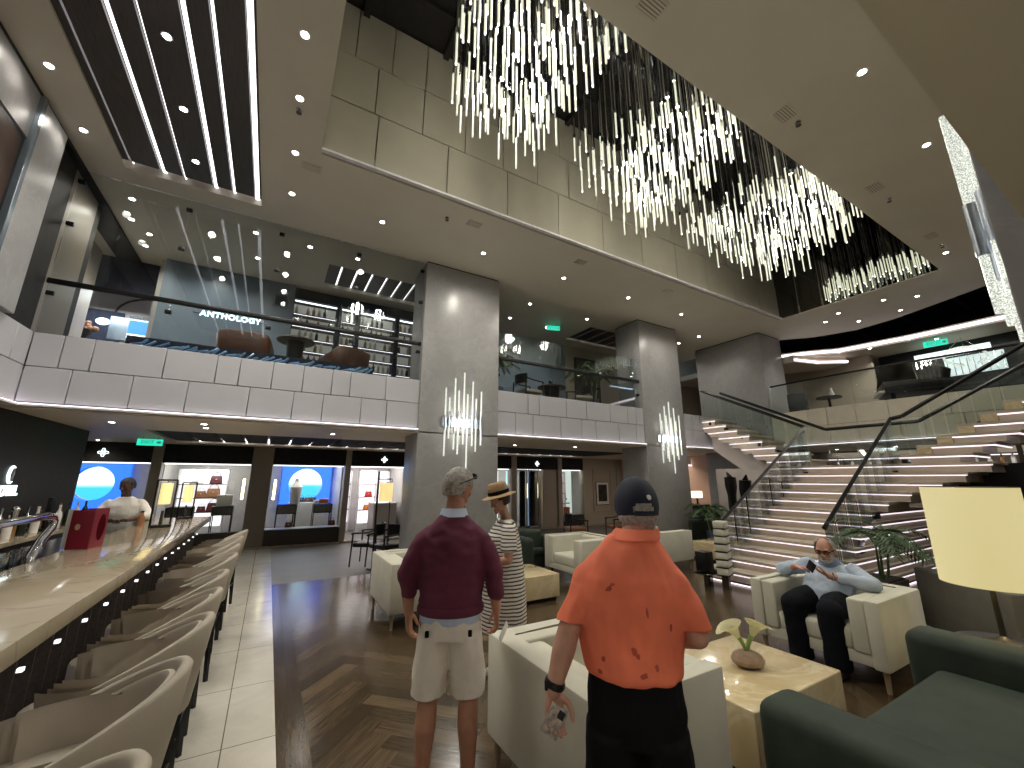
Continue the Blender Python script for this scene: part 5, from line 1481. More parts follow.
# lounge seen between the second pillar and the stair wall
b = B(); box(b, 12.4, 12.5, 8.0, 12.4, 0, 2.5); struct('wall_lounge', b, mat('salmon wall', (.50, .34, .26), .6, var=.05))
b = B(); box(b, 9.6, 12.3, 9.0, 9.05, 2.2, 2.42); struct('trim_10', b, M_fascia); b = B(); box(b, 9.6, 12.3, 8.97, 8.99, 2.16, 2.2); struct('trim_strip', b, M_led_soft)
t = thing('lounge_lamp', 'small table lamp with a glowing white rectangular shade in the room beyond the second pillar', 'lamp', (11.9, 8.6, .95))
b = B(); box(b, -.17, .17, -.08, .08, .2, .40, .01); obj('lamp_shade', b, glow('lounge shade', (1, .85, .65), 2.2), t)
b = B(); cyl(b, (0, 0, 0), (0, 0, .22), .03); lathe(b, [(0, 0), (.08, 0), (.08, .015), (0, .02)], 16); obj('base', b, M_black, t)
t = thing('lounge_console', 'dark console table carrying the glowing lamp beyond the second pillar', 'table', (11.6, 8.6, 0))
b = B(); box(b, -.6, .6, -.22, .22, .88, .95, .006, 1); obj('table_top', b, M_black, t)
b = B(); box(b, -.55, .55, -.18, .18, 0, .88); obj('cabinet', b, M_black, t)
# ================================================================== PEOPLE
def chain(bm, pts, n=14):
    """tapering limb through (point, radius) joints; pieces fuse in the remesh"""
    for p, r in pts: ball(bm, p, r, n, 10)
    for (p, r), (q, s) in zip(pts, pts[1:]): cyl(bm, p, q, r, s, n)

def loft(bm, rings, n=28):
    """rings: (centre, rx, ry[, tilt about X])"""
    t = B(); R = []
    for g in rings:
        c, rx, ry = V(g[0]), g[1], g[2]; tl = g[3] if len(g) > 3 else 0
        ring = []
        for i in range(n):
            a = 2*pi*i/n
            ring.append(t.verts.new(c+V((rx*cos(a), ry*sin(a)*cos(tl), ry*sin(a)*sin(tl)))))
        R.append(ring)
    for p, q in zip(R, R[1:]):
        for i in range(n): t.faces.new((p[i], p[(i+1) % n], q[(i+1) % n], q[i]))
    t.faces.new(R[0][::-1]); t.faces.new(R[-1])
    bmesh.ops.recalc_face_normals(t, faces=t.faces[:])
    return add(bm, t)

def rem(bm, vox, smooth=5, wr=None, seed=0):
    """fuse overlapping closed volumes into one skin, smooth it, fold it"""
    me = bpy.data.meshes.new('r'); bmesh.ops.recalc_face_normals(bm, faces=bm.faces[:]); bm.to_mesh(me); bm.free()
    o = bpy.data.objects.new('r', me); COL.objects.link(o)
    m = o.modifiers.new('a', 'REMESH'); m.mode = 'VOXEL'; m.voxel_size = vox; m.use_smooth_shade = True
    if smooth:
        m = o.modifiers.new('b', 'SMOOTH'); m.factor = .5; m.iterations = smooth
    dg = bpy.context.evaluated_depsgraph_get(); dg.update()
    ne = bpy.data.meshes.new_from_object(o.evaluated_get(dg))
    bpy.data.objects.remove(o); bpy.data.meshes.remove(me)
    if wr:
        amp, fx, fz = wr
        nn = [v.normal.copy() for v in ne.vertices]
        for v, k in zip(ne.vertices, nn):
            p = V((v.co.x*fx+seed, v.co.y*fx, v.co.z*fz))
            v.co += k*amp*(noise.noise(p)+.5*noise.noise(p*2.3))
    ne.shade_smooth()
    return ne

def put(name, me, m, parent=None):
    me.materials.clear(); me.materials.append(m); me.name = name
    o = bpy.data.objects.new(name, me); COL.objects.link(o)
    if parent is not None: o.parent = parent
    return o

def hand(bm, w, d, nrm, th, curl=.5, s=1.0):
    w, d, nrm, th = V(w), V(d).normalized(), V(nrm).normalized(), V(th).normalized()
    for k, (off, ln, kn) in enumerate(((.030, .070, .092), (.010, .079, .096), (-.010, .073, .092), (-.029, .056, .083))):
        b0 = w+th*off*.55*s; kk = w+d*kn*s+th*off*s
        chain(bm, [(b0, .0155*s), (b0.lerp(kk, .6), .0145*s), (kk, .0115*s)], 10)
        p = kk; a = 0
        pts = [(p, .0098*s)]
        for fr, ad, r in ((.45, .45, .0092), (.30, .9, .0084), (.25, .6, .0074)):
            a += curl*ad*(1+.10*k)
            p = p+(d*cos(a)+nrm*sin(a))*ln*fr*s; pts.append((p, r*s))
        chain(bm, pts, 10)
    p0 = w+d*.022*s+th*.024*s; p1 = p0+(d*.55+th*.75+nrm*.3).normalized()*.042*s; p2 = p1+(d*.85+th*.25+nrm*.35).normalized()*.032*s; p3 = p2+(d*.9+nrm*.35).normalized()*.026*s
    chain(bm, [(p0, .016*s), (p1, .0125*s), (p2, .0105*s), (p3, .0088*s)], 10)

def head_geo(bm, c, R, s=1.0, jaw=1.0, nose=1.0, beard=0):
    """skull, jaw, nose, brow, lips, chin and ears round the head centre; the face looks along local +Y"""
    M = TR(*c) @ R.to_4x4() @ Matrix.Scale(s, 4)
    t = B(); bmesh.ops.create_uvsphere(t, u_segments=32, v_segments=22, radius=1)
    for v in t.verts:
        x, y, z = v.co
        X, Y, Z = x*.076, y*.096, z*.118
        if z < .1:
            k = min(1, (.1-z)/1.1)
            X *= 1-.30*k**1.3/jaw
            if y < 0: Y *= 1-.42*k
            else: Y *= 1-.06*k
        if z > .55: Z *= .97
        v.co = V((X, Y+.004, Z))
    add(bm, t, M)
    def el(p, r, rot=None): ball(bm, M @ V(p), tuple(q*s for q in r), 14, 10, (R.to_4x4() @ rot) if rot is not None else R.to_4x4())
    el((0, .094, -.012), (.011*nose, .016*nose, .028)); el((0, .107, -.026), (.013*nose, .013*nose, .011)); el((.011, .098, -.030), (.008, .010, .008)); el((-.011, .098, -.030), (.008, .010, .008))
    el((.030, .080, .032), (.024, .016, .009)); el((-.030, .080, .032), (.024, .016, .009))
    el((.042, .066, -.018), (.022, .018, .018)); el((-.042, .066, -.018), (.022, .018, .018))
    el((0, .088, -.056), (.024, .010, .006)); el((0, .086, -.067), (.021, .010, .007)); el((0, .076, -.096), (.024, .020, .018))
    for sx in (-1, 1):
        el((sx*.076, -.006, -.004), (.010, .022, .033), RZ(sx*-.35)); el((sx*.080, -.012, -.004), (.006, .016, .024), RZ(sx*-.35))
    for sx in (-1, 1): el((sx*.031, .0835, .012), (.017, .008, .009))
    return M

def hair(c, R, s, keep, thick=1.055, amp=.006, freq=60):
    M = TR(*c) @ R.to_4x4() @ Matrix.Scale(s, 4)
    t = B(); bmesh.ops.create_uvsphere(t, u_segments=56, v_segments=36, radius=1)
    for v in t.verts:
        x, y, z = v.co; X, Y, Z = x*.0785, y*.0995, z*.121
        if z < .1:
            k = min(1, (.1-z)/1.1)
            if y < 0: Y *= 1-.34*k
        v.co = V((X, Y+.003, Z))
    bmesh.ops.delete(t, geom=[f for f in t.faces if not keep(f.calc_center_median())], context='FACES')
    for v in t.verts:
        v.co = v.co*thick+v.co.normalized()*amp*(noise.noise(v.co*freq)+.4*noise.noise(v.co*freq*2.2))
    bmesh.ops.solidify(t, geom=t.faces[:], thickness=-.010)
    bmesh.ops.transform(t, matrix=M, verts=t.verts[:])
    return t

def skin(name, col):
    m, nt, bs = nodes(name)
    v = coords(nt); n = noise_n(nt, v, 14, 5)
    L(nt, ramp(nt, n.outputs['Fac'], [(.3, tuple(c*.86 for c in col)), (.7, tuple(min(1, c*1.12) for c in col))]), bs.inputs['Base Color'])
    bs.inputs['Roughness'].default_value = .5; bs.inputs['Subsurface Weight'].default_value = .08; bs.inputs['Subsurface Radius'].default_value = (.01, .004, .002)
    return m
SK1 = skin('tanned skin', (.44, .22, .14)); SK2 = skin('pale ruddy skin', (.55, .30, .22)); SK3 = skin('fair skin', (.52, .29, .20)); SK4 = skin('dark skin', (.09, .045, .028)); SK5 = skin('ruddy fair skin', (.56, .29, .21))
GREY = mat('grey hair', (.36, .34, .31), .7, var=.4, scale=60, bmp=.5, bscale=220); WHITE = mat('light grey hair', (.42, .40, .37), .7, var=.35, scale=60, bmp=.5, bscale=220)
BROWN = mat('dark brown hair', (.05, .028, .018), .6, var=.4, scale=60, bmp=.4); BLACKH = mat('black hair', (.012, .011, .010), .7)
PLUM = mat('plum knit', (.125, .024, .055), .85, var=.16, scale=9, bmp=.15, bscale=240); PALEBLUE = mat('pale blue cotton', (.50, .60, .76), .7, var=.06)
SHORTS = mat('off white cotton', (.78, .74, .66), .8, var=.05, scale=7, bmp=.1, bscale=40); CORAL = mat('coral pique cotton', (.90, .21, .11), .8, var=.12, scale=6, bmp=.12, bscale=260)
STAIN = mat('damp coral patch', (.46, .075, .042), .8, var=.2, scale=14); BLACKCL = mat('black cloth', (.005, .005, .006), .9, var=.2, spec=.15); NAVY = mat('navy cap cloth', (.010, .014, .035), .75, var=.2, bmp=.1, bscale=200)
DRESS = striped('white dress with navy stripes', (.74, .70, .62), (.020, .024, .045), .030, .36)
STRAW = mat('tan straw', (.36, .235, .12), .8, var=.18, scale=40, bmp=.3, bscale=120); BLUESHIRT = striped('pale blue checked shirt', (.50, .57, .68), (.40, .48, .60), .012, .5)
WHITECL = mat('white jacket', (.72, .70, .66), .7, var=.04); DARKTR = mat('dark trousers', (.007, .008, .012), .9, var=.25, spec=.15); SHOE = mat('shoe leather', (.05, .035, .025), .5); WSHOE = mat('pale shoe', (.55, .52, .47), .6)

def person(name, label, body_me, sk, loc, rz, s=1.0):
    o = put('person', body_me, sk); o.location = loc; o.rotation_euler = (0, 0, rz); o.scale = (s, s, s)
    return tag(o, label, 'person')
def garment(name, bm, m, parent, vox=.009, smooth=6, wr=(.006, 9, 6), seed=0): return put(name, rem(bm, vox, smooth, wr, seed), m, parent)
def piece(name, bm, m, parent, smooth=True, ang=40): return obj(name, bm, m, parent, smooth, ang)
def shoe(bm, x, y, rot=0):
    M = TR(x, y, 0) @ RZ(rot)
    loft(bm, [(M @ V((0, -.07, .002)), .036, .05), (M @ V((0, -.06, .05)), .036, .045), (M @ V((0, -.05, .09)), .034, .038)])
    chain(bm, [(M @ V((0, -.05, .045)), .042), (M @ V((0, .05, .042)), .044), (M @ V((.0, .14, .034)), .036)])
    return M

# ---------------------------------------------------------------- man in the plum sweater (height 1.77)
Rh = (RZ(radians(-48)) @ RX(radians(-14))).to_3x3(); hc = (.015, .035, 1.645)
b = B()
loft(b, [((0, 0, .84), .15, .11), ((0, 0, 1.0), .15, .105), ((0, 0, 1.2), .16, .11), ((0, -.01, 1.36), .165, .10), ((0, -.01, 1.44), .10, .07)])
chain(b, [((0, -.01, 1.44), .062), ((.006, .015, 1.56), .056)])
head_geo(b, hc, Rh)
for sx, el, wr_ in ((-1, (-.262, -.02, 1.15), (-.255, .055, .915)), (1, (.255, -.03, 1.15), (.275, .05, .92))):
    chain(b, [((sx*.15, -.01, 1.36), .04), (el, .042), (V(el).lerp(V(wr_), .35), .043), (wr_, .028)])
    hip = (sx*.095, 0, .88); kn = (sx*.115, .01, .485); an = (sx*.125, -.03, .085)
    chain(b, [(hip, .088), (V(hip).lerp(V(kn), .5), .078), (kn, .055), ((sx*.118, -.028, .36), .060), ((sx*.122, -.028, .24), .046), (an, .036)])
hand(b, (-.255, .055, .915), (.06, .14, -1), (1, .2, 0), (.15, 1, .1), .55); hand(b, (.275, .05, .92), (.02, .18, -1), (-1, .2, 0), (-.15, 1, .1), .75)
plum = person('person', 'man in a plum sweater and off white shorts seen from behind', rem(b, .0048, 3), SK1, (1.03, 2.48, 0), -radians(26))
b = B(); loft(b, [((0, 0, .945), .182, .135), ((0, 0, .97), .190, .140), ((0, 0, 1.05), .190, .140), ((0, -.005, 1.16), .196, .142), ((0, -.012, 1.27), .202, .136), ((0, -.014, 1.345), .196, .124), ((0, -.012, 1.41), .158, .106), ((0, -.008, 1.46), .106, .090), ((0, -.004, 1.50), .076, .076)])
for sx, el in ((-1, (-.262, -.022, 1.15)), (1, (.255, -.033, 1.15))):
    chain(b, [((sx*.130, -.012, 1.355), .068), ((sx*.172, -.015, 1.32), .069), ((sx*.200, -.015, 1.28), .067), (V((sx*.20, -.01, 1.30)).lerp(V(el), .6), .063), (el, .060)])
    if sx > 0: chain(b, [(el, .059), ((.266, .0, 1.04), .052)])
    else: chain(b, [(el, .060), ((-.258, .012, 1.05), .053)])
garment('sweater', b, PLUM, plum, .008, 5, (.011, 8, 11), 3)
b = B(); tube(b, [(.184*cos(2*pi*i/40), .137*sin(2*pi*i/40), .958) for i in range(40)], .016, 8, closed=True, flat=1.7); piece('sweater_hem', b, PLUM, plum)
b = B(); loft(b, [((0, 0, .885), .178, .136), ((0, 0, .93), .180, .136), ((0, 0, .97), .17, .125)]); garment('shirt_tail', b, PALEBLUE, plum, .008, 3, (.006, 14, 8))
b = B(); t = B(); N = 28; R0 = []
for i in range(N):
    a = 2*pi*i/N; R0.append([t.verts.new(((rr)*cos(a), rr*.98*sin(a)-.004+dy, z-.022*max(0, sin(a)))) for rr, z, dy in ((.080, 1.480, 0), (.069, 1.520, .008), (.075, 1.525, .008), (.092, 1.476, 0))])
for i in range(N):
    for j in range(4): t.faces.new((R0[i][j], R0[(i+1) % N][j], R0[(i+1) % N][(j+1) % 4], R0[i][(j+1) % 4]))
add(b, t); piece('shirt_collar', b, PALEBLUE, plum)
b = B(); loft(b, [((0, 0, .81), .184, .142), ((0, 0, .87), .184, .142), ((0, 0, .925), .172, .130)])
for sx in (-1, 1):
    loft(b, [((sx*.112, .0, .515), .100, .116), ((sx*.110, 0, .60), .102, .118), ((sx*.098, 0, .73), .100, .124), ((sx*.085, 0, .83), .100, .128)])
garment('shorts', b, SHORTS, plum, .008, 4, (.010, 11, 7), 8)
for sx in (-1, 1):
    b = B(); cbox(b, (sx*.120, -.128, .855), (.022, .012, .034), .003, 1, TR(0, 0, 0)); piece('pocket_tab', b, BLACKCL, plum)
piece('hair', hair(hc, Rh, 1.0, lambda p: (p.y < .052-.25*max(0, .06-p.z) or p.z > .078) and p.z > -.050 and not (abs(p.x) > .05 and p.y > -.012 and p.z < .022)), GREY, plum)
M = TR(*hc) @ Rh.to_4x4(); b = B()
for sx in (-1, 1):
    tube(b, [M @ V((sx*.083, -.05, .018)), M @ V((sx*.086, .02, .058)), M @ V((sx*.075, .075, .092))], .0042, 6)
    t = B(); bmesh.ops.create_uvsphere(t, u_segments=14, v_segments=8, radius=1); bmesh.ops.transform(t, matrix=M @ TR(sx*.040, .085, .098) @ RX(radians(35)) @ Matrix.Diagonal((.030, .006, .021, 1)), verts=t.verts[:]); add(b, t)
tube(b, [M @ V((-.014, .092, .100)), M @ V((.014, .092, .100))], .004, 6); piece('sunglasses', b, M_black, plum)
b = B()
for sx in (-1, 1): shoe(b, sx*.125, -.02, radians(-8*sx))
garment('shoes', b, WSHOE, plum, .007, 3, None)
o = obj('folded_card', (lambda bm: (box(bm, -.045, .045, -.002, .002, -.05, .05, 0), bm)[1])(B()), M_paper, None)
o.location = (1.335, 2.375, .805); o.rotation_euler = (.35, .6, .9); tag(o, 'small white paper held in the right hand of the man in the plum sweater', 'paper')

# ---------------------------------------------------------------- man in the coral polo and navy cap
Rh = (RZ(radians(14)) @ RX(radians(-6))).to_3x3(); hc = (.055, .045, 1.635)
b = B()
loft(b, [((0, 0, .84), .15, .12), ((0, .02, 1.0), .15, .13), ((0, .02, 1.2), .17, .13), ((0, -.01, 1.36), .175, .11), ((0, -.02, 1.45), .11, .08)])
chain(b, [((.015, -.015, 1.44), .070), ((.05, .02, 1.55), .064)])
head_geo(b, hc, Rh, 1.03)
LE, LW = V((-.262, -.03, 1.14)), V((-.335, -.040, .905)); RE, RW = V((.258, .0, 1.14)), V((.16, .24, 1.06))
chain(b, [((-.16, -.01, 1.36), .05), (LE, .048), (LE.lerp(LW, .35), .050), (LW, .032)])
chain(b, [((.16, -.01, 1.36), .05), (RE, .048), (RE.lerp(RW, .35), .049), (RW, .031)])
hand(b, LW, (.05, -.05, -1), (.35, -1, 0), (1, .35, .1), .85, 1.04); hand(b, RW, (-.5, .85, .1), (-.5, -.3, .5), (.1, .3, 1), .6, 1.04)
for sx in (-1, 1):
    hip = (sx*.085, 0, .86); kn = (sx*.10, .01, .47); an = (sx*.115, -.03, .085)
    chain(b, [(hip, .08), (kn, .055), ((sx*.113, -.025, .35), .064), (an, .038)])
coral = person('person', 'man in a coral polo shirt and navy cap standing with his back to the viewer', rem(b, .0048, 3), SK2, (1.358, 1.345, 0), -radians(43), .963)
b = B(); loft(b, [((0, .02, .985), .190, .172), ((0, .02, 1.01), .202, .180), ((0, .03, 1.10), .220, .186), ((0, .015, 1.19), .232, .176), ((0, -.005, 1.28), .236, .162), ((0, -.022, 1.36), .212, .146), ((.004, -.026, 1.42), .178, .124), ((.012, -.022, 1.485), .132, .108), ((.022, -.014, 1.53), .094, .092)])
for sx, el in ((-1, LE), (1, RE)):
    a = V((sx*.196, -.018, 1.30)); e = a.lerp(el, .78)
    chain(b, [((sx*.130, -.018, 1.36), .074), ((sx*.176, -.018, 1.325), .078)])
    loft(b, [(a+V((-sx*.012, 0, .03)), .070, .078), (a.lerp(el, .30), .072, .080), (e, .073, .080)])
shirt = garment('polo_shirt', b, CORAL, coral, .008, 5, (.013, 9, 5), 15)
b = B(); t = B(); N = 30; R0 = []
for i in range(N):
    a = 2*pi*i/N; R0.append([t.verts.new((rr*cos(a)+.012+(z-1.46)*.45, rr*sin(a)+dy, z+.012-.03*max(0, sin(a)))) for rr, z, dy in ((.088, 1.512, -.008), (.084, 1.542, .000), (.092, 1.546, .000), (.112, 1.504, -.012))])
for i in range(N):
    for j in range(4): t.faces.new((R0[i][j], R0[(i+1) % N][j], R0[(i+1) % N][(j+1) % 4], R0[i][(j+1) % 4]))
add(b, t); piece('collar', b, CORAL, coral)
# damp patches on the back of the shirt: small flat pads hugging the cloth
def hug(b, x, z, w, h, rot, src, seed):
    """a thin irregular patch laid on the back of a garment by casting rays at it"""
    r = random.Random(seed); N = 14; c = None; ring = []
    for i in range(N+1):
        if i < N:
            a = 2*pi*i/N; k = r.uniform(.65, 1.1); dx, dz = w*k*cos(a), h*k*sin(a)
            dx, dz = dx*cos(rot)-dz*sin(rot), dx*sin(rot)+dz*cos(rot)
        else: dx = dz = 0
        ok, hit, nn, _ = src.ray_cast(V((x+dx, -1, z+dz)), V((0, 1, 0)))
        if ok: ring.append(b.verts.new(hit+nn*.0022))
    if len(ring) == N+1:
        for i in range(N): b.faces.new((ring[N], ring[i], ring[(i+1) % N]))
for x, z, w, h, a, sd in ((-.085, 1.335, .018, .010, .7, 1), (-.070, 1.352, .010, .007, .3, 2), (.055, 1.26, .006, .022, .1, 3), (.145, 1.20, .006, .02, -.1, 4), (0, 1.115, .012, .016, .5, 5), (.012, 1.10, .008, .012, .2, 6), (-.12, 1.07, .010, .014, -.3, 7), (.08, 1.06, .008, .016, .2, 8), (-.135, 1.02, .010, .012, .3, 9), (.03, 1.035, .018, .010, .6, 10)):
    b = B(); hug(b, x, z, w, h, a, shirt, sd); obj('damp_patch', b, STAIN, coral)
b = B(); loft(b, [((0, .01, .78), .192, .168), ((0, .01, .86), .200, .172), ((0, .02, 1.0), .188, .162)])
for sx in (-1, 1): loft(b, [((sx*.115, 0, .30), .108, .125), ((sx*.112, 0, .5), .110, .130), ((sx*.10, .0, .70), .110, .150), ((sx*.09, 0, .80), .112, .16)])
garment('shorts', b, BLACKCL, coral, .009, 4, (.009, 9, 6), 2)
piece('hair', hair(hc, Rh, 1.03, lambda p: p.y < .035 and -.112 < p.z < .028 and not (abs(p.x) > .055 and p.y > -.010 and p.z < .02), 1.03, .006, 70), WHITE, coral)
M = TR(*hc) @ Rh.to_4x4() @ Matrix.Scale(1.03, 4); t = B(); bmesh.ops.create_uvsphere(t, u_segments=48, v_segments=32, radius=1)
for v in t.verts: v.co = V((v.co.x*.091, v.co.y*.112+.002, v.co.z*.122+.018))
bmesh.ops.delete(t, geom=[f for f in t.faces if f.calc_center_median().z < -.030+.45*max(0, f.calc_center_median().y+.02) or (f.calc_center_median().y < -.06 and abs(f.calc_center_median().x) < .042 and f.calc_center_median().z < .020-9*f.calc_center_median().x**2 and f.calc_center_median().z > -.014)], context='FACES')
bmesh.ops.solidify(t, geom=t.faces[:], thickness=-.004); bmesh.ops.transform(t, matrix=M, verts=t.verts[:]); b = B(); add(b, t); cap = piece('cap', b, NAVY, coral)
b = B(); t = B(); N = 16; R0 = []
for i in range(N+1):
    a = radians(20+140*i/N); R0.append([t.verts.new((rx*cos(a), .02+ry*sin(a), z)) for rx, ry, z in ((.086, .092, .022), (.082, .172, .002), (.082, .172, -.003), (.086, .092, .016))])
for p, q in zip(R0, R0[1:]):
    for j in range(4): t.faces.new((p[j], p[(j+1) % 4], q[(j+1) % 4], q[j]))
bmesh.ops.transform(t, matrix=M, verts=t.verts[:]); add(b, t); piece('cap_bill', b, NAVY, cap)
b = B(); t = B(); bmesh.ops.create_uvsphere(t, u_segments=16, v_segments=8, radius=1); bmesh.ops.transform(t, matrix=M @ TR(.022, -.108, .042) @ Matrix.Diagonal((.0115, .004, .0115, 1)), verts=t.verts[:]); add(b, t)
t = B(); bmesh.ops.create_uvsphere(t, u_segments=12, v_segments=8, radius=.008); bmesh.ops.transform(t, matrix=M @ TR(0, .004, .139), verts=t.verts[:]); piece('cap_badge', b, M_stripwhite, cap); b = B(); add(b, t); piece('cap_button', b, NAVY, cap)
b = B(); tube(b, [M @ V((-.042, -.099, -.022)), M @ V((0, -.110, -.024)), M @ V((.042, -.099, -.022))], .007, 8, flat=1.4); piece('cap_strap', b, NAVY, cap)
b = B(); q = LW+(LE-LW)*.10; d = (LE-LW).normalized(); u, w = frame_of(d); tube(b, [q+(u*cos(2*pi*i/24)+w*sin(2*pi*i/24))*.037 for i in range(24)], .0085, 6, closed=True, flat=1.8)
q2 = q+V((-.034, -.012, 0)); cbox(b, q2, (.014, .036, .040), .005, 2); piece('watch', b, M_black, coral)
b = B()
for sx in (-1, 1): shoe(b, sx*.115, -.02, radians(-8*sx))
garment('shoes', b, SHOE, coral, .007, 3, None)
t = thing('phone', 'phone in a patterned case held low in the left hand of the man in coral', 'phone', coral.matrix_basis @ (LW+V((.008, -.046, -.090))), -radians(41))
b = B(); cbox(b, (0, 0, 0), (.070, .012, .112), .005, 3, RY(radians(28))); obj('case', b, mat('patterned case', (.33, .28, .25), .4, var=.6, scale=60), t)
b = B(); cbox(b, (.014, -.0065, .034), (.026, .004, .030), .0015, 2, RY(radians(28))); obj('camera_bump', b, M_black, t)

# ---------------------------------------------------------------- woman in the striped dress and straw hat (height 1.62)
Rh = (RZ(radians(8)) @ RX(radians(-20))).to_3x3(); hc = (0, .05, 1.505)
b = B()
loft(b, [((0, 0, .80), .15, .12), ((0, 0, .98), .13, .10), ((0, 0, 1.12), .135, .10), ((0, 0, 1.24), .15, .09), ((0, -.01, 1.325), .08, .06)])
chain(b, [((0, -.01, 1.32), .05), ((0, .025, 1.43), .045)]); head_geo(b, hc, Rh, .93, .9, .85)
LE, LW = V((-.255, .02, 1.02)), V((-.12, .23, .965)); RE, RW = V((.235, .02, 1.02)), V((.06, .24, .98))
chain(b, [((-.165, 0, 1.27), .045), (LE, .038), (LE.lerp(LW, .35), .037), (LW, .024)]); chain(b, [((.165, 0, 1.27), .045), (RE, .038), (RE.lerp(RW, .35), .037), (RW, .024)])
hand(b, LW, (.55, .8, -.1), (.5, -.3, -.6), (.2, .3, .9), .7, .88); hand(b, RW, (-.45, .85, -.1), (-.5, -.3, -.6), (-.2, .3, .9), .7, .88)
for sx in (-1, 1): chain(b, [((sx*.085, 0, .80), .085), ((sx*.088, .01, .44), .05), ((sx*.088, -.02, .32), .052), ((sx*.09, -.02, .08), .032)])
lady = person('person', 'woman in a striped dress and straw hat facing the man in the plum sweater', rem(b, .0046, 3), SK3, (1.975, 3.50, 0), radians(72), 1.0)
b = B(); loft(b, [((0, .01, .40), .225, .210), ((0, .01, .55), .225, .210), ((0, .01, .75), .220, .200), ((0, .01, .92), .200, .180), ((0, .015, 1.08), .188, .162), ((0, .02, 1.18), .188, .150), ((0, 0, 1.27), .172, .108), ((0, -.008, 1.32), .115, .075), ((0, -.006, 1.335), .075, .06)])
for sx, el in ((-1, LE), (1, RE)):
    a = V((sx*.165, 0, 1.265)); chain(b, [((sx*.13, 0, 1.27), .060), (a, .064)]); loft(b, [(a+V((sx*.01, 0, .02)), .064, .066), (a.lerp(el, .45)+V((sx*.012, 0, 0)), .070, .070), (a.lerp(el, .72)+V((sx*.01, 0, 0)), .068, .070)])
garment('dress', b, DRESS, lady, .008, 4, (.008, 8, 4), 5)
piece('hair', hair(hc, Rh, .93, lambda p: (p.y < .04 or p.z > .07) and p.z > -.045 and not (abs(p.x) > .05 and p.y > .0 and p.z < .015), 1.07, .006), BROWN, lady)
M = TR(*hc) @ Rh.to_4x4() @ TR(0, -.006, .050) @ RX(radians(6)); b = B()
lathe(b, [(.078, .0), (.110, .000), (.138, -.010), (.150, -.010), (.150, -.006), (.138, -.004), (.110, .006), (.090, .012), (.088, .055), (.080, .105), (.066, .118), (.035, .110), (0, .098)], 40, M @ Matrix.Diagonal((.96, 1.14, 1, 1))); h_ = piece('hat', b, STRAW, lady)
b = B(); lathe(b, [(.0905, .010), (.0925, .012), (.0925, .044), (.0905, .046)], 40, M @ Matrix.Diagonal((.96, 1.14, 1, 1))); piece('hat_band', b, BLACKCL, h_)
b = B()
for sx in (-1, 1): shoe(b, sx*.09, -.02, radians(-6*sx))
garment('shoes', b, WSHOE, lady, .007, 3, None)

# ---------------------------------------------------------------- seated man with the phone
Rh = (RZ(radians(6)) @ RX(radians(-16))).to_3x3(); hc = (-.02, .03, 1.015)
b = B()
loft(b, [((0, .02, .47), .17, .15), ((0, .03, .58), .18, .16), ((0, 0, .70), .17, .14), ((0, -.06, .82), .16, .10), ((0, -.075, .87), .10, .07)])
chain(b, [((0, -.07, .86), .064), ((-.008, -.015, .945), .058)]); head_geo(b, hc, Rh, .98, 1.15)
RS, RE, RW = V((.195, -.07, .83)), V((.40, .07, .765)), V((.20, .20, .835)); LS, LE, LW = V((-.195, -.07, .83)), V((-.37, .04, .755)), V((-.10, .215, .80))
chain(b, [(RS, .055), (RE, .046), (RE.lerp(RW, .4), .044), (RW, .030)]); chain(b, [(LS, .055), (LE, .046), (LE.lerp(LW, .4), .044), (LW, .030)])
hand(b, RW, (-.9, .25, .05), (0, -.4, -.9), (-.1, .9, .3), .6, .95); hand(b, LW, (.75, .30, .40), (-.25, -.6, .75), (-.3, .85, .3), .55, .95)
for sx, kx in ((-1, -.17), (1, .16)):
    chain(b, [((sx*.10, .02, .53), .095), ((kx, .44, .52), .062), ((kx*.98, .40, .36), .060), ((kx*.95, .39, .10), .040)])
sit = person('person', 'seated man in a pale blue shirt with glasses and grey beard looking at a phone', rem(b, .0048, 3), SK5, (5.0, 2.20, 0), radians(90), 1.0)
b = B(); loft(b, [((0, .05, .50), .215, .205), ((0, .06, .56), .222, .21), ((0, .04, .66), .215, .190), ((0, -.02, .76), .210, .150), ((0, -.065, .83), .195, .115), ((0, -.075, .870), .12, .085), ((0, -.06, .90), .074, .07)])
for S, E_, W_ in ((RS, RE, RW), (LS, LE, LW)): chain(b, [(S, .072), (S.lerp(E_, .5), .070), (E_, .066), (E_.lerp(W_, .45), .058), (E_.lerp(W_, .72), .048)])
garment('shirt', b, BLUESHIRT, sit, .008, 4, (.012, 10, 9), 7)
b = B(); t = B(); N = 26; R0 = []
for i in range(N):
    a = 2*pi*i/N; R0.append([t.verts.new((rr*cos(a), rr*sin(a)+dy, z-.035*max(0, sin(a)))) for rr, z, dy in ((.072, .89, -.058), (.070, .925, -.045), (.077, .928, -.045), (.098, .878, -.062))])
for i in range(N):
    for j in range(4): t.faces.new((R0[i][j], R0[(i+1) % N][j], R0[(i+1) % N][(j+1) % 4], R0[i][(j+1) % 4]))
add(b, t); piece('shirt_collar', b, mat('blue collar', (.22, .32, .50), .7), sit)
b = B(); loft(b, [((0, .0, .44), .19, .16), ((0, .01, .52), .20, .17), ((0, .03, .58), .195, .17)])
for sx, kx in ((-1, -.155), (1, .15)):
    chain(b, [((sx*.10, .05, .55), .125), ((sx*.125, .25, .55), .122), ((kx, .44, .530), .108)]); loft(b, [((kx*.98, .42, .07), .098, .105), ((kx, .425, .30), .100, .105), ((kx, .44, .50), .104, .106)])
garment('trousers', b, DARKTR, sit, .009, 4, (.008, 9, 7), 4)
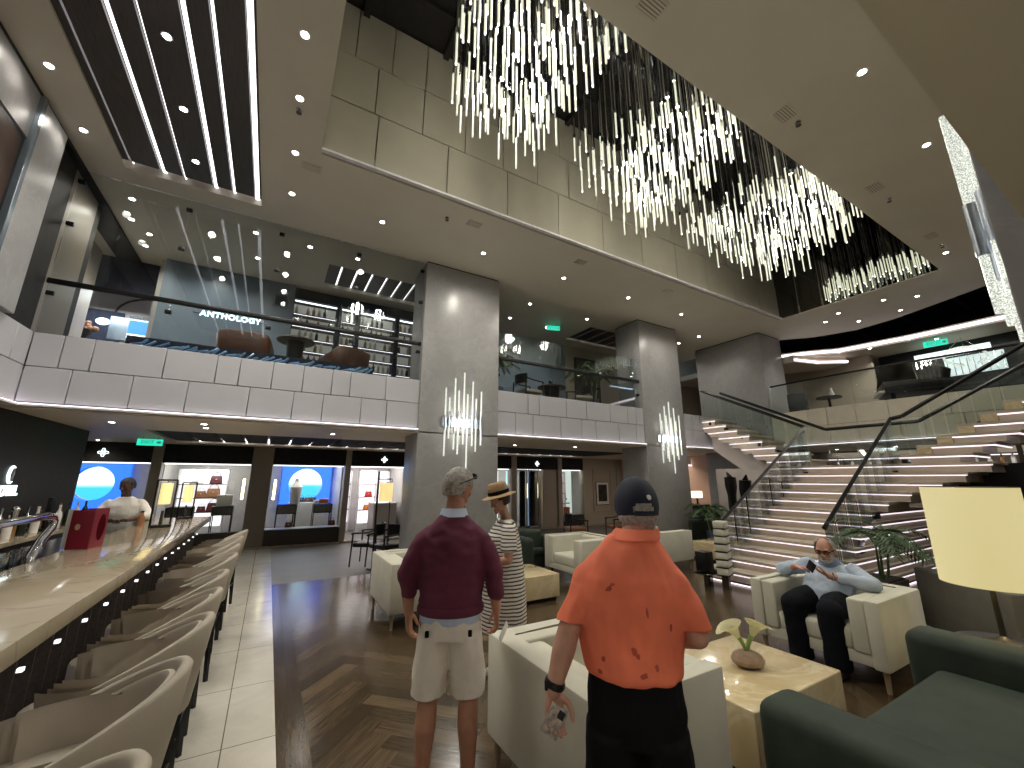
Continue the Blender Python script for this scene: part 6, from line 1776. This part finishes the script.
piece('hair', hair(hc, Rh, .98, lambda p: p.y < .03 and -.055 < p.z < .095 and not (abs(p.x) > .05 and p.y > -.012 and p.z < .02), 1.05, .006, 70), GREY, sit)
M = TR(*hc) @ Rh.to_4x4() @ Matrix.Scale(.98, 4)
b = B()
for p, r_ in (((0, .078, -.094), (.036, .026, .028)), ((.040, .058, -.075), (.026, .032, .034)), ((-.040, .058, -.075), (.026, .032, .034)), ((.056, .026, -.045), (.014, .022, .036)), ((-.056, .026, -.045), (.014, .022, .036)), ((.014, .094, -.047), (.016, .008, .007)), ((-.014, .094, -.047), (.016, .008, .007))):
    ball(b, M @ V(p), r_, 14, 10, Rh.to_4x4())
garment('beard', b, WHITE, sit, .006, 2, (.004, 60, 60))
b = B()
for sx in (-1, 1):
    tube(b, [M @ V((sx*.032+.026*cos(2*pi*i/20), .099, .010+.017*sin(2*pi*i/20))) for i in range(20)], .0026, 6, closed=True)
    tube(b, [M @ V((sx*.058, .098, .014)), M @ V((sx*.079, .05, .014)), M @ V((sx*.082, -.015, .008))], .0035, 6)
tube(b, [M @ V((-.008, .101, .014)), M @ V((.008, .101, .014))], .0035, 6); g_ = piece('glasses', b, BLACKCL, sit)
b = B()
for sx in (-1, 1): lathe(b, [(0, 0), (.025, 0), (.025, .001), (0, .001)], 18, M @ TR(sx*.032, .099, .010) @ RX(pi/2) @ Matrix.Diagonal((1, .68, 1, 1)))
piece('lens', b, pane('spectacle glass', (.75, .75, .76), .5, .03), g_)
for sx in (-1, 1):
    b = B(); ball(b, M @ V((sx*.031, .0885, .011)), .0055, 10, 8); piece('eye', b, BLACKCL, sit)
b = B(); d = (LE-LW).normalized(); u, w = frame_of(d); q = LW+d*.025; tube(b, [q+(u*cos(2*pi*i/24)+w*sin(2*pi*i/24))*.034 for i in range(24)], .006, 6, closed=True, flat=1.6); piece('watch', b, M_steel, sit)
b = B()
for kx in (-.16, .155): shoe(b, kx, .43)
garment('shoes', b, SHOE, sit, .007, 3, None)
t = thing('phone', 'dark phone held in front of the chest by the seated man', 'phone', sit.matrix_basis @ V((.015, .285, .875)), radians(90))
b = B(); cbox(b, (0, 0, 0), (.074, .010, .150), .004, 2, RY(radians(-42)) @ RX(radians(-35))); obj('case', b, M_black, t)

# ---------------------------------------------------------------- barman behind the counter
Rh = (RZ(radians(-32)) @ RX(radians(-10))).to_3x3(); hc = (0, .09, 1.585)
b = B()
loft(b, [((0, 0, .82), .16, .12), ((0, 0, 1.0), .16, .115), ((0, .02, 1.2), .17, .12), ((0, .03, 1.33), .17, .10), ((0, .03, 1.41), .10, .07)])
chain(b, [((0, .03, 1.40), .062), ((0, .07, 1.51), .056)]); head_geo(b, hc, Rh, 1.0, 1.1, 1.15)
LE, LW = V((-.30, .10, 1.16)), V((-.10, .36, 1.125)); RE, RW = V((.30, .10, 1.16)), V((.10, .36, 1.125))
for sx, E_, W_ in ((-1, LE, LW), (1, RE, RW)):
    chain(b, [((sx*.16, .03, 1.32), .045), (E_, .045), (E_.lerp(W_, .35), .043), (W_, .03)]); hand(b, W_, (-sx*.8, .5, .05), (-sx*.1, -.2, -.9), (-sx*.1, .7, .5), .5, 1)
    chain(b, [((sx*.1, 0, .86), .09), ((sx*.105, .01, .47), .058), ((sx*.105, -.02, .08), .04)])
bar = person('person', 'barman in a white jacket leaning on the bench behind the bar', rem(b, .006, 3), SK4, (-1.80, 8.30, 0), radians(186), 1.0)
b = B(); loft(b, [((0, .0, .84), .19, .15), ((0, .0, 1.0), .185, .145), ((0, .02, 1.2), .20, .145), ((0, .03, 1.31), .215, .13), ((0, .03, 1.39), .15, .10), ((0, .04, 1.435), .08, .075)])
for sx, E_, W_ in ((-1, LE, LW), (1, RE, RW)): chain(b, [((sx*.165, .03, 1.335), .070), ((sx*.20, .03, 1.30), .068), (E_, .062), (E_.lerp(W_, .3), .056)])
garment('jacket', b, WHITECL, bar, .009, 4, (.008, 9, 7))
b = B(); loft(b, [((0, 0, .80), .175, .14), ((0, 0, .90), .175, .14)])
for sx in (-1, 1): loft(b, [((sx*.105, 0, .08), .065, .075), ((sx*.105, 0, .5), .08, .09), ((sx*.09, 0, .82), .10, .12)])
garment('trousers', b, DARKTR, bar, .010, 4, None)
piece('hair', hair(hc, Rh, 1.0, lambda p: (p.y < .03 or p.z > .06) and p.z > -.03 and not (abs(p.x) > .05 and p.y > -.01 and p.z < .02), 1.015, .002), BLACKH, bar)
b = B()
for sx in (-1, 1): shoe(b, sx*.105, -.02)
garment('shoes', b, SHOE, bar, .008, 2, None)
# ================================================================== WORLD, LAMPS, VIEW
w = bpy.data.worlds.new('sea and sky'); SC.world = w; w.use_nodes = True
nt = w.node_tree; bg = nt.nodes['Background']
tc = nt.nodes.new('ShaderNodeTexCoord'); sp = nt.nodes.new('ShaderNodeSeparateXYZ'); L(nt, tc.outputs['Generated'], sp.inputs[0])
mr = nt.nodes.new('ShaderNodeMapRange'); mr.inputs['From Min'].default_value = -.3; mr.inputs['From Max'].default_value = .3; L(nt, sp.outputs['Z'], mr.inputs['Value'])
c = ramp(nt, mr.outputs['Result'], [(0, (.01, .16, .75)), (.475, (.05, .40, .95)), (.485, (.75, .90, 1)), (1, (.55, .78, 1))])
L(nt, c, bg.inputs['Color']); bg.inputs['Strength'].default_value = 2.2

def area(x, y, z, sx, sy, power, rot=(0, 0, 0), col=(1, .94, .86)):
    ld = bpy.data.lights.new('area', 'AREA'); ld.shape = 'RECTANGLE'; ld.size = sx; ld.size_y = sy; ld.energy = power; ld.color = col
    o = bpy.data.objects.new('area', ld); COL.objects.link(o); o.location = (x, y, z); o.rotation_euler = rot
def point(x, y, z, power, r=.1, col=(1, .93, .82)):
    ld = bpy.data.lights.new('point', 'POINT'); ld.energy = power; ld.shadow_soft_size = r; ld.color = col
    o = bpy.data.objects.new('point', ld); COL.objects.link(o); o.location = (x, y, z)
# ceiling strips inside the shops
for x in (-4.4, -1.3, 1.0, 2.8, 5.0, 8.3, 9.9): area(x, 13.8, 2.46, 1.2, .8, 26, col=(1, .96, .92))
# unseen fill spots added under the near soffit to brighten backs facing the viewer
for x, y in ((-1.6, -.7), (-.4, -1.9), (.5, -.7), (1.2, -2.2), (2.6, -1.4), (4.9, -.6), (4.6, -2.2), (7.2, -.6)): spot(x, y, 2.53, 75, 160, .08)
# lamp bulbs
point(4.80, .93, 1.27, 6, .06, (1, .8, .5))
for p in ((2.98, 6.75, 2.72), (8.72, 6.75, 2.72), (2.98, .50, 2.72)): point(*p, 14, .12, (1, .95, .84))
# the chandeliers' own light, given off from among the rods
for x, y, e in ((1.5, 2.6, 44), (2.1, 3.2, 44), (2.0, 2.4, 44), (1.5, 3.4, 44), (3.9, 3.3, 44), (4.4, 2.5, 44), (4.6, 3.7, 44), (3.9, 2.6, 44), (6.2, 3.4, 44), (7.0, 2.6, 44), (7.6, 3.4, 44), (6.5, 2.4, 44)): point(x, y, 6.15, e, .16, (1, .96, .84))
# rooms beyond the curved balcony
area(15, 3, 5.0, 2, 3, 22); area(13.3, 3.5, 2.45, 1.5, 4, 30); area(11.5, 9.6, 2.45, 1.5, 1.0, 20, col=(1, .85, .7)); area(-3.0, 10.3, 5.15, 1.2, .8, 26, col=(.9, .95, 1))

SC.cycles.use_denoising = True
SC.cycles.max_bounces = 10; SC.cycles.transparent_max_bounces = 24; SC.cycles.glossy_bounces = 5; SC.cycles.diffuse_bounces = 5
SC.cycles.caustics_reflective = False; SC.cycles.caustics_refractive = False
SC.cycles.sample_clamp_indirect = 6
vs = SC.view_settings
SC.display_settings.display_device = 'sRGB'
vs.view_transform = 'Standard'; vs.look = 'None'; vs.exposure = .3; vs.gamma = 1; vs.use_curve_mapping = False

for o in bpy.data.objects:
    l = o.get('label')
    if l and len(l.split()) > 16: print('LONGLABEL', o.name, len(l.split()), l)
